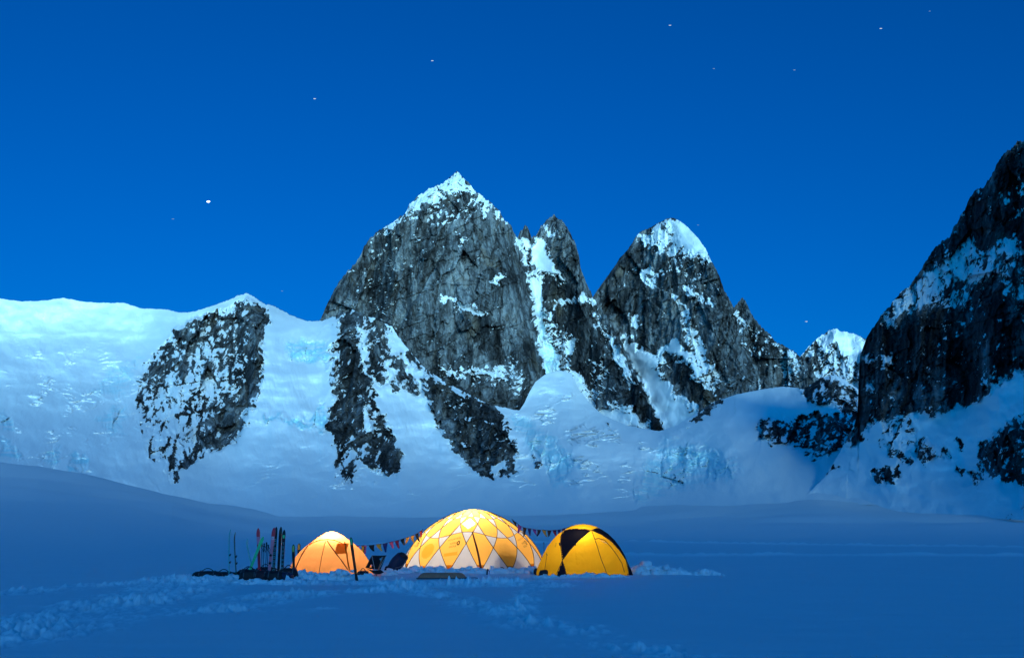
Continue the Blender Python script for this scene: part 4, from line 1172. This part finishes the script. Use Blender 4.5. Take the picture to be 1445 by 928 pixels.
def ski_pole(top, base_px, r, label):
    b = foot(base_px, r); b.z = -.1
    t = at(*top, r)
    ax = t - b
    o = bpy.data.objects.new('ski_pole', None); o.location = b; link(o)
    tag(o, label, 'ski pole', 'ski poles among the skis')
    MB().tube([Vector((0, 0, 0)), ax * .55, ax], [.011, .014, .016], 6).build('shaft', M_NAVY, o)
    MB().tube([ax * .86, ax * .93, ax * 1.0, ax * 1.02], [.019, .024, .026, .02], 8).build('grip', M_BLACK, o)
    MB().tube([ax * .97, ax * .93 + Vector((.07, -.03, -.03)), ax * .80 + Vector((.06, -.03, -.02)), ax * .90, ax * .97], .011, 5).build('strap', M_BLACK, o)
    MB().tube([ax * .13, ax * .135], [.05, .05], 10).build('basket', M_BLACK, o)
ski_pole((369.5, 766), 370.6, 37.6, 'black ski pole just right of the red ski')
ski_pole((372.8, 767), 372.0, 37.5, 'black ski pole, second in the tangle right of the red ski')
ski_pole((376.2, 765.5), 375.2, 37.7, 'black ski pole standing midway between the red and the pink ski')
ski_pole((378.6, 769), 377.2, 37.4, 'black ski pole just left of the pink ski')

# ---- dark gear lying in the snow
def duffel(px, py, r, size, label, mat, rz=0.0, seed=1, name='duffel_bag', cat='bag', group='bags lying in the snow', tilt=0.0):
    c = foot(px, r)
    o = empty(name, c, label, cat, rz, group)
    sx, sy, sz = size
    rt = Matrix.Rotation(tilt, 3, 'Y')
    MB().blob((0, 0, sz * .42), (sx / 2, sy / 2, sz / 2), seed, 28, 16, .62, .13, rt, flat=-.82).build('body', mat, o)
    for k in (-.26, .24):
        pts = [rt @ Vector((sx * k, sy * .53 * math.cos(a), sz * .42 + sz * .53 * math.sin(a))) for a in [i * math.pi / 10 for i in range(11)]]
        MB().tube(pts, .018, 5).build('strap', M_STRAP, o)
    h = [rt @ Vector((sx * (-.2 + .4 * i / 8), -sy * .12, sz * .93 + .10 * math.sin(math.pi * i / 8))) for i in range(9)]
    MB().tube(h, .016, 5).build('handle', M_BLACK, o)
    MB().tube([rt @ Vector((sx * (-.42 + .84 * i / 10), sy * .18, sz * (.93 - .10 * abs(i - 5) / 5))) for i in range(11)], .010, 5).build('zip', M_STRAP, o)
    return o
duffel(294, 808, 39.7, (1.05, .50, .30), 'long low black bag, farthest left of the gear, beside the teal ski', M_BLACK, .05, 3)
duffel(317, 808, 40.2, (.95, .50, .24), 'flat black bag behind the bases of the teal and black skis', M_BLACK, -.1, 7)
duffel(351, 806, 40.2, (.85, .55, .34), 'black bag behind the foot of the leaning green ski', M_BLACK, .1, 11)
duffel(353, 816, 36.3, (.70, .50, .46), 'black bag under the foot of the broad green ski', M_BLACK, .15, 13)
duffel(371, 816, 36.2, (.62, .48, .44), 'black bag with maroon tint at the foot of the red ski', M_MAROON, -.1, 17)
duffel(388, 817, 35.9, (.66, .46, .42), 'black bag at the foot of the lettered skis', M_BLACK, .05, 19)
duffel(402, 816, 35.9, (.62, .46, .38), 'navy bag lowest in the front row of gear', M_NAVY, -.12, 23)
duffel(407.5, 812, 36.6, (.66, .50, .50), 'black bag ending the gear row, beside the lime-tipped ski', M_BLACK, .1, 29)
duffel(375, 810, 38.9, (.80, .45, .46), 'black bag in the back row between the red and pink skis', M_BLACK, .05, 31)
duffel(512.5, 812.5, 39.3, (.46, .40, .27), 'small round black bag against the right foot of the orange tent', M_BLACK, 0, 37)
duffel(708, 803, 43.1, (.62, .30, .16), 'small flat black bag lying before the dome tent, right of its door', M_BLACK, .15, 41)

duffel(702, 805, 45.35, (1.05, .5, 1.0), 'dark gear bag standing inside the dome, seen as a shadow right of its door', M_BLACK, .5, 43, 'gear_bag', 'bag')
# upright rucksack with a tarpaulin beside the dome
def rucksack():
    o = empty('rucksack', foot(559, 44.0), 'dark navy rucksack leaning in the snow at the left foot of the dome tent', 'rucksack', 0.25)
    rt = Matrix.Rotation(.62, 3, 'Y')
    MB().blob((0, 0, .36), (.27, .24, .48), 51, 26, 18, .72, .12, rt).build('body', M_NAVY, o)
    MB().blob((.30, -.03, .68), (.22, .21, .13), 53, 18, 10, .8, .1, rt).build('lid', M_BLACK, o)
    for k in (-.12, .12):
        MB().tube([rt @ Vector((-.15 + .0, k - .1, .02)) + Vector((0, -.2, .1)), rt @ Vector((.02, k - .17, .35)) + Vector((0, -.14, 0)), rt @ Vector((.0, k - .1, .78)) + Vector((0, -.12, 0))], .020, 5).build('strap', M_STRAP, o)
    MB().blob((-.28, -.05, .12), (.22, .2, .17), 57, 18, 10, .85, .15).build('pocket_or_shade', M_BLACK, o)
rucksack()

# low camp chair
def camp_chair():
    o = empty('camp_chair', foot(531, 40.8), 'low black folding camp chair in the snow between the orange tent and the dome', 'chair', 0)
    m = 40.8 / FPX
    def q(px, py, dy): return Vector(((px - 531) * m, dy, (808.5 - py) * m + .0))
    A, B, C, Dd = q(525.6, 781, -.25), q(544.2, 781, .12), q(536.6, 800.2, .05), q(517.2, 797.2, -.22)
    mb = MB(); K = 10
    for i in range(K + 1):
        for j in range(K + 1):
            a, b = i / K, j / K
            p = (A * (1 - a) + B * a) * (1 - b) + (Dd * (1 - a) + C * a) * b
            p += Vector((.02, .16, -.03)) * math.sin(math.pi * a) * (0.4 + .6 * b)
            mb.v.append(tuple(p))
    hole = {(2, 7), (2, 8), (7, 1), (7, 2), (6, 2), (7, 3)}
    for i in range(K):
        for j in range(K):
            if (i, j) in hole: continue
            k = i * (K + 1) + j; mb.f.append((k, k + 1, k + K + 2, k + K + 1)); mb.m.append(0)
    mb.build('back_sling', M_BLACK, o)
    s2 = MB()
    E, G = q(529, 804, -.45), q(543, 803, -.30)
    for i in range(K + 1):
        for j in range(5):
            a, b = i / K, j / 4
            p = (Dd * (1 - a) + C * a) * (1 - b) + (E * (1 - a) + G * a) * b - Vector((0, 0, .06)) * math.sin(math.pi * a)
            s2.v.append(tuple(p))
    for i in range(K):
        for j in range(4):
            k = i * 5 + j; s2.f.append((k, k + 1, k + 6, k + 5)); s2.m.append(0)
    s2.build('seat_sling', M_BLACK, o)
    hub = q(530.5, 806.5, -.05)
    for p in (A, B):
        MB().tube([p, (p + hub) / 2 + Vector((0, .05, 0)), hub], .013, 6).build('back_pole', M_METAL, o)
    for x, y, dy in ((522, 813, -.3), (537.5, 812, -.28), (524, 811, .25), (536, 811, .28)):
        MB().tube([hub, q(x, y - 1.2, dy) - Vector((0, 0, .05))], .012, 6).build('leg', M_METAL, o)
    MB().tube([q(539.5, 783, .06), q(537, 790, .04), q(534, 800, -.02), q(531.5, 809, -.1)], .022, 6).build('strap', M_BROWN, o)
camp_chair()

# upturned brown sled
def sled():
    c = foot(624, 38.4)
    o = empty('gear_sled', c, 'long upturned brown sled lying in the snow before the dome tent', 'sled')
    mb = MB(); L, W, Hh = 1.84, .46, .235
    nx, ny = 40, 14
    for i in range(nx + 1):
        x = -L / 2 + L * i / nx
        e = min(1, (L / 2 - abs(x)) / .26); e = max(0.0, math.sin(e * math.pi / 2)) ** .8
        for j in range(ny + 1):
            a = math.pi * j / ny
            y = -W / 2 * math.copysign(abs(math.cos(a)) ** .55, math.cos(a))
            zz = Hh * (max(0.0, math.sin(a)) ** .55) * (.12 + .88 * e) - .03
            zz += .012 * math.exp(-((y - .08) / .03) ** 2) + .012 * math.exp(-((y + .08) / .03) ** 2) if 0.2 < a < 2.9 else 0
            mb.v.append((x, y, zz))
    for i in range(nx):
        for j in range(ny):
            k = i * (ny + 1) + j; mb.f.append((k, k + 1, k + ny + 2, k + ny + 1)); mb.m.append(0)
    mb.build('hull', M_BROWN, o)
    MB().tube([(-L / 2 - .02, -W / 2, .012)] + [(x, -W / 2 - .015, .012) for x in (-.6, 0, .6)] + [(L / 2 + .02, -W / 2, .012)], .022, 6).build('rim', M_STRAP, o)
    MB().tube([(L / 2 - .05, 0, .05), (L / 2 + .12, -.05, .02), (L / 2 + .3, -.02, .03), (L / 2 + .42, -.1, .015)], .012, 5).build('tow_rope', M_BLACK, o)
sled()

# small dark door toggle / ice axe standing before the dome door
def stake_tool():
    o = empty('snow_picket', foot(687, 41.6), 'short dark picket with a sling, stuck in the snow below the dome door', 'picket')
    MB().tube([(0, 0, -.1), (.02, 0, .16), (.05, 0, .24)], [.03, .03, .035], 6).build('blade', M_STAKE, o)
    MB().tube([(.05, 0, .2), (.11, -.03, .12), (.09, -.05, .03)], .015, 5).build('sling', M_STRAP, o)
    p = empty('snow_picket', foot(768, 44.5), 'thin dark wand standing in the snow in the gap left of the yellow tent', 'wand')
    p.name = 'marker_wand'
    MB().tube([(0, 0, -.1), (0, 0, .6), (-.01, 0, 1.22)], .012, 5).build('stick', M_STAKE, p)
    MB().tube([(-.01, 0, 1.18), (-.01, 0, 1.26)], .02, 6).build('cap', M_BLACK, p)
stake_tool()

# ---- lines of little flags
def bunting(pts, label, seq, seed, size=.26):
    P = [Vector(p) for p in pts]
    fine = []
    for a, b in zip(P[:-1], P[1:]):
        for t in range(10):
            f = t / 10
            fine.append(a.lerp(b, f) - Vector((0, 0, .02 * math.sin(math.pi * f))))
    fine.append(P[-1])
    o = empty('flag_line', fine[0], label, 'flag line', group='flag lines between the tents')
    loc = [p - fine[0] for p in fine]
    MB().tube(loc, .010, 5).build('cord', M_BLACK, o)
    acc = [0]
    for a, b in zip(loc[:-1], loc[1:]): acc.append(acc[-1] + (b - a).length)
    L = acc[-1]; rnd = random.Random(seed); n = len(seq)
    def pt(d):
        for i in range(len(acc) - 1):
            if d <= acc[i + 1] or i == len(acc) - 2:
                return loc[i].lerp(loc[i + 1], (d - acc[i]) / max(1e-6, acc[i + 1] - acc[i]))
    for k, ci in enumerate(seq):
        d0 = L * (k + .08) / n; d1 = L * (k + .86) / n
        ln = size * rnd.uniform(.75, 1.2); sw = rnd.uniform(-.10, .16); fw = rnd.uniform(-.12, .12)
        mb = MB(); K = 6
        for i in range(K + 1):
            a = i / K
            top = pt(d0 + (d1 - d0) * a)
            for j in range(K + 1):
                b = j / K
                narrow = 1 - .72 * b
                q = pt(d0 + (d1 - d0) * (.5 + (a - .5) * narrow))
                q = q.lerp(top, 0) + Vector((sw * b * b, fw * b + .03 * math.sin(5 * b + 4 * a + k), -ln * b))
                mb.v.append(tuple(q))
        for i in range(K):
            for j in range(K):
                q = i * (K + 1) + j; mb.f.append((q, q + 1, q + K + 2, q + K + 1)); mb.m.append(0)
        mb.build('flag', FLAGM[ci], o)
bunting([at(498, 768.5, 44.5), at(512, 769, 44.6), at(532, 767.5, 44.8), at(552, 764, 45.2), at(572, 758.5, 45.8), at(588, 752.5, 46.4), at(597, 746, 46.8)],
        'line of small pennants from the orange tent up to the left side of the dome', [4, 4, 3, 2, 0, 4, 1, 3, 2, 2, 3, 1], 3, .34)
bunting([at(722, 731.5, 46.5), at(729, 737, 46.2), at(737, 743, 45.8), at(750, 745.5, 45.0), at(766, 747.2, 44.0), at(784, 747.5, 43.0), at(798, 744.5, 42.0), at(808, 740.6, 41.6)],
        'line of small pennants running from the right side of the dome to yellow tent', [3, 5, 3, 0, 5, 3, 2, 3, 1, 0, 0, 2], 8, .32)
bunting([at(826, 741.2, 41.3), at(838, 744.6, 41.2), at(848, 749.5, 41.2), at(856, 756, 41.2), at(862, 762, 41.3)],
        'short dark line of pennants draped over the right shoulder of the yellow tent', [3, 3, 1, 1, 0, 0], 12, .22)

# ---- banks of shovelled snow
def bank(name, label, spots, seed, r0=.05, base=.6):
    """spots: (px, r, width m, height m, count) heaps of chunks on low mounds"""
    mb = MB(); rnd = random.Random(seed); k = seed * 100
    for (px, r, w, h, cnt) in spots:
        c = foot(px, r)
        mb.blob(c + Vector((0, 0, -.05)), (w * .62, .45, h * .55 + .05), k, 20, 10, 1.0, .35); k += 1
        for i in range(cnt):
            x = rnd.gauss(0, .36) * w; y = rnd.gauss(0, .22)
            sz = rnd.choice((.05, .07, .09, .12, .16)) * rnd.uniform(.8, 1.35)
            zz = max(0, h * (1 - (x / (w * .75)) ** 2) * rnd.uniform(.15, 1.0) - sz * .6)
            rt = Matrix.Rotation(rnd.uniform(0, 3), 3, 'Z') @ Matrix.Rotation(rnd.uniform(-.6, .6), 3, 'X')
            mb.blob(c + Vector((x, y, zz)), (sz * rnd.uniform(.9, 1.5), sz, sz * rnd.uniform(.6, 1.0)), k, 9, 6, .8, .45, rt); k += 1
    o = mb.build(name, M_CLUMP, None)
    return tag(o, label, 'snow bank', 'banks of shovelled snow')
bank('snow_bank', 'bank of shovelled snow chunks heaped along the foot of the orange tent', [(426, 38.9, .5, .30, 14), (440, 38.8, .5, .26, 14), (453, 38.7, .5, .24, 14), (474, 38.6, .7, .30, 18), (483, 38.5, .4, .42, 14), (497, 38.6, .5, .30, 14), (516, 38.5, .8, .15, 14)], 1)
bank('snow_bank', 'long bank of shovelled snow packed around the foot of the dome tent', [(572, 44.0, 1.2, .22, 26), (590, 43.6, 1.2, .24, 26), (612, 43.5, 1.2, .26, 24), (636, 43.4, 1.2, .28, 24), (660, 43.2, 1.2, .28, 26), (680, 43.1, .9, .2, 18), (697, 43.0, .9, .26, 22), (716, 43.2, 1.0, .26, 22), (735, 43.5, 1.0, .28, 24), (752, 43.8, .8, .26, 20)], 2)
bank('snow_bank', 'rough heap of shovelled snow trailing away right of the yellow tent', [(894, 42.2, .8, .36, 28), (906, 42.3, .7, .42, 30), (911, 42.3, .3, .55, 12), (922, 42.3, .8, .34, 30), (938, 42.4, .9, .38, 32), (954, 42.5, .9, .26, 26), (968, 42.5, .7, .17, 18), (984, 42.5, .5, .15, 10), (994, 42.5, .35, .22, 8), (1005, 42.5, .4, .08, 5)], 3)
bank('snow_bank', 'low crumbly snow bank below the black gear left of the orange tent', [(285, 38.6, .9, .14, 22), (304, 38.4, .9, .15, 24), (322, 38.3, .8, .18, 22), (338, 37.8, .6, .14, 14), (344, 36.8, .8, .10, 10), (352, 35.6, .8, .09, 14), (374, 35.5, .9, .10, 16), (398, 35.2, .9, .12, 18), (416, 36.5, .6, .2, 16)], 4)
bank('snow_bank', 'thin line of snow chunks along the front foot of the yellow tent', [(776, 39.2, .7, .10, 12), (800, 39.1, .8, .08, 12), (826, 39.0, .8, .09, 12), (850, 39.0, .8, .10, 12), (872, 39.2, .8, .11, 14)], 5)
bank('snow_bank', 'small heap of broken snow between the camp chair and the dome', [(542, 41.6, .6, .18, 12), (552, 42.2, .7, .20, 14), (563, 42.6, .6, .18, 12)], 6)

# ---- stars
M_STAR, M_PLANET, M_FAINT = glow('star_light', (.72, .88, 1.0), 0.7), glow('planet_light', (.9, .97, 1.0), 3.0), glow('faint_star_light', (.35, .62, 1.0), .42)
def star(px, py, w, h, label, m, name='star'):
    r = 40000.0
    c = at(px, py, r)
    s = c.length / FPX
    w, h = w * .80, h * .60
    mb = MB().blob((0, 0, 0), (w * s / 2, h * s / 2, h * s / 2), 1, 12, 8, 1.0, 0.0)
    o = mb.build(name, m, None)
    o.location = c
    tag(o, label, 'star' if name == 'star' else 'planet', 'stars in the dusk sky')
star(294, 284.5, 5.8, 3.8, 'bright white planet, the largest light in the sky, above the left snow ridge', M_PLANET, 'planet')
star(444, 139.5, 4.6, 1.9, 'bright star high in the sky up and right of the planet', M_STAR)
star(610, 86, 4.4, 1.8, 'bright star high above the left shoulder of the main peak', M_STAR)
star(945.5, 36, 4.4, 1.6, 'star near the top edge of the sky above the snow-capped tower', M_STAR)
star(1007.5, 97, 4.0, 1.4, 'faint star above and right of the snow-capped tower, left of a matching one', M_FAINT)
star(1121, 99, 4.2, 1.6, 'faint star high over the gap between tower and right wall', M_FAINT)
star(1243, 40.5, 4.4, 1.7, 'star near the top right corner of the sky', M_STAR)
star(244, 309, 4.4, 1.4, 'faint star just below and left of the bright planet', M_FAINT)
star(1138, 453.5, 4.6, 1.6, 'star low in the sky just above the small far snow summit', M_STAR)
star(985, 317.5, 3.6, 1.2, 'faint star right beside the crest of the snow-capped tower', M_FAINT)
star(398, 410.5, 3.4, 1.2, 'faint star low above the saddle left of the main peak', M_FAINT)
star(1312, 16, 3.2, 1.2, 'tiny faint star at the upper right edge of the sky', M_FAINT)
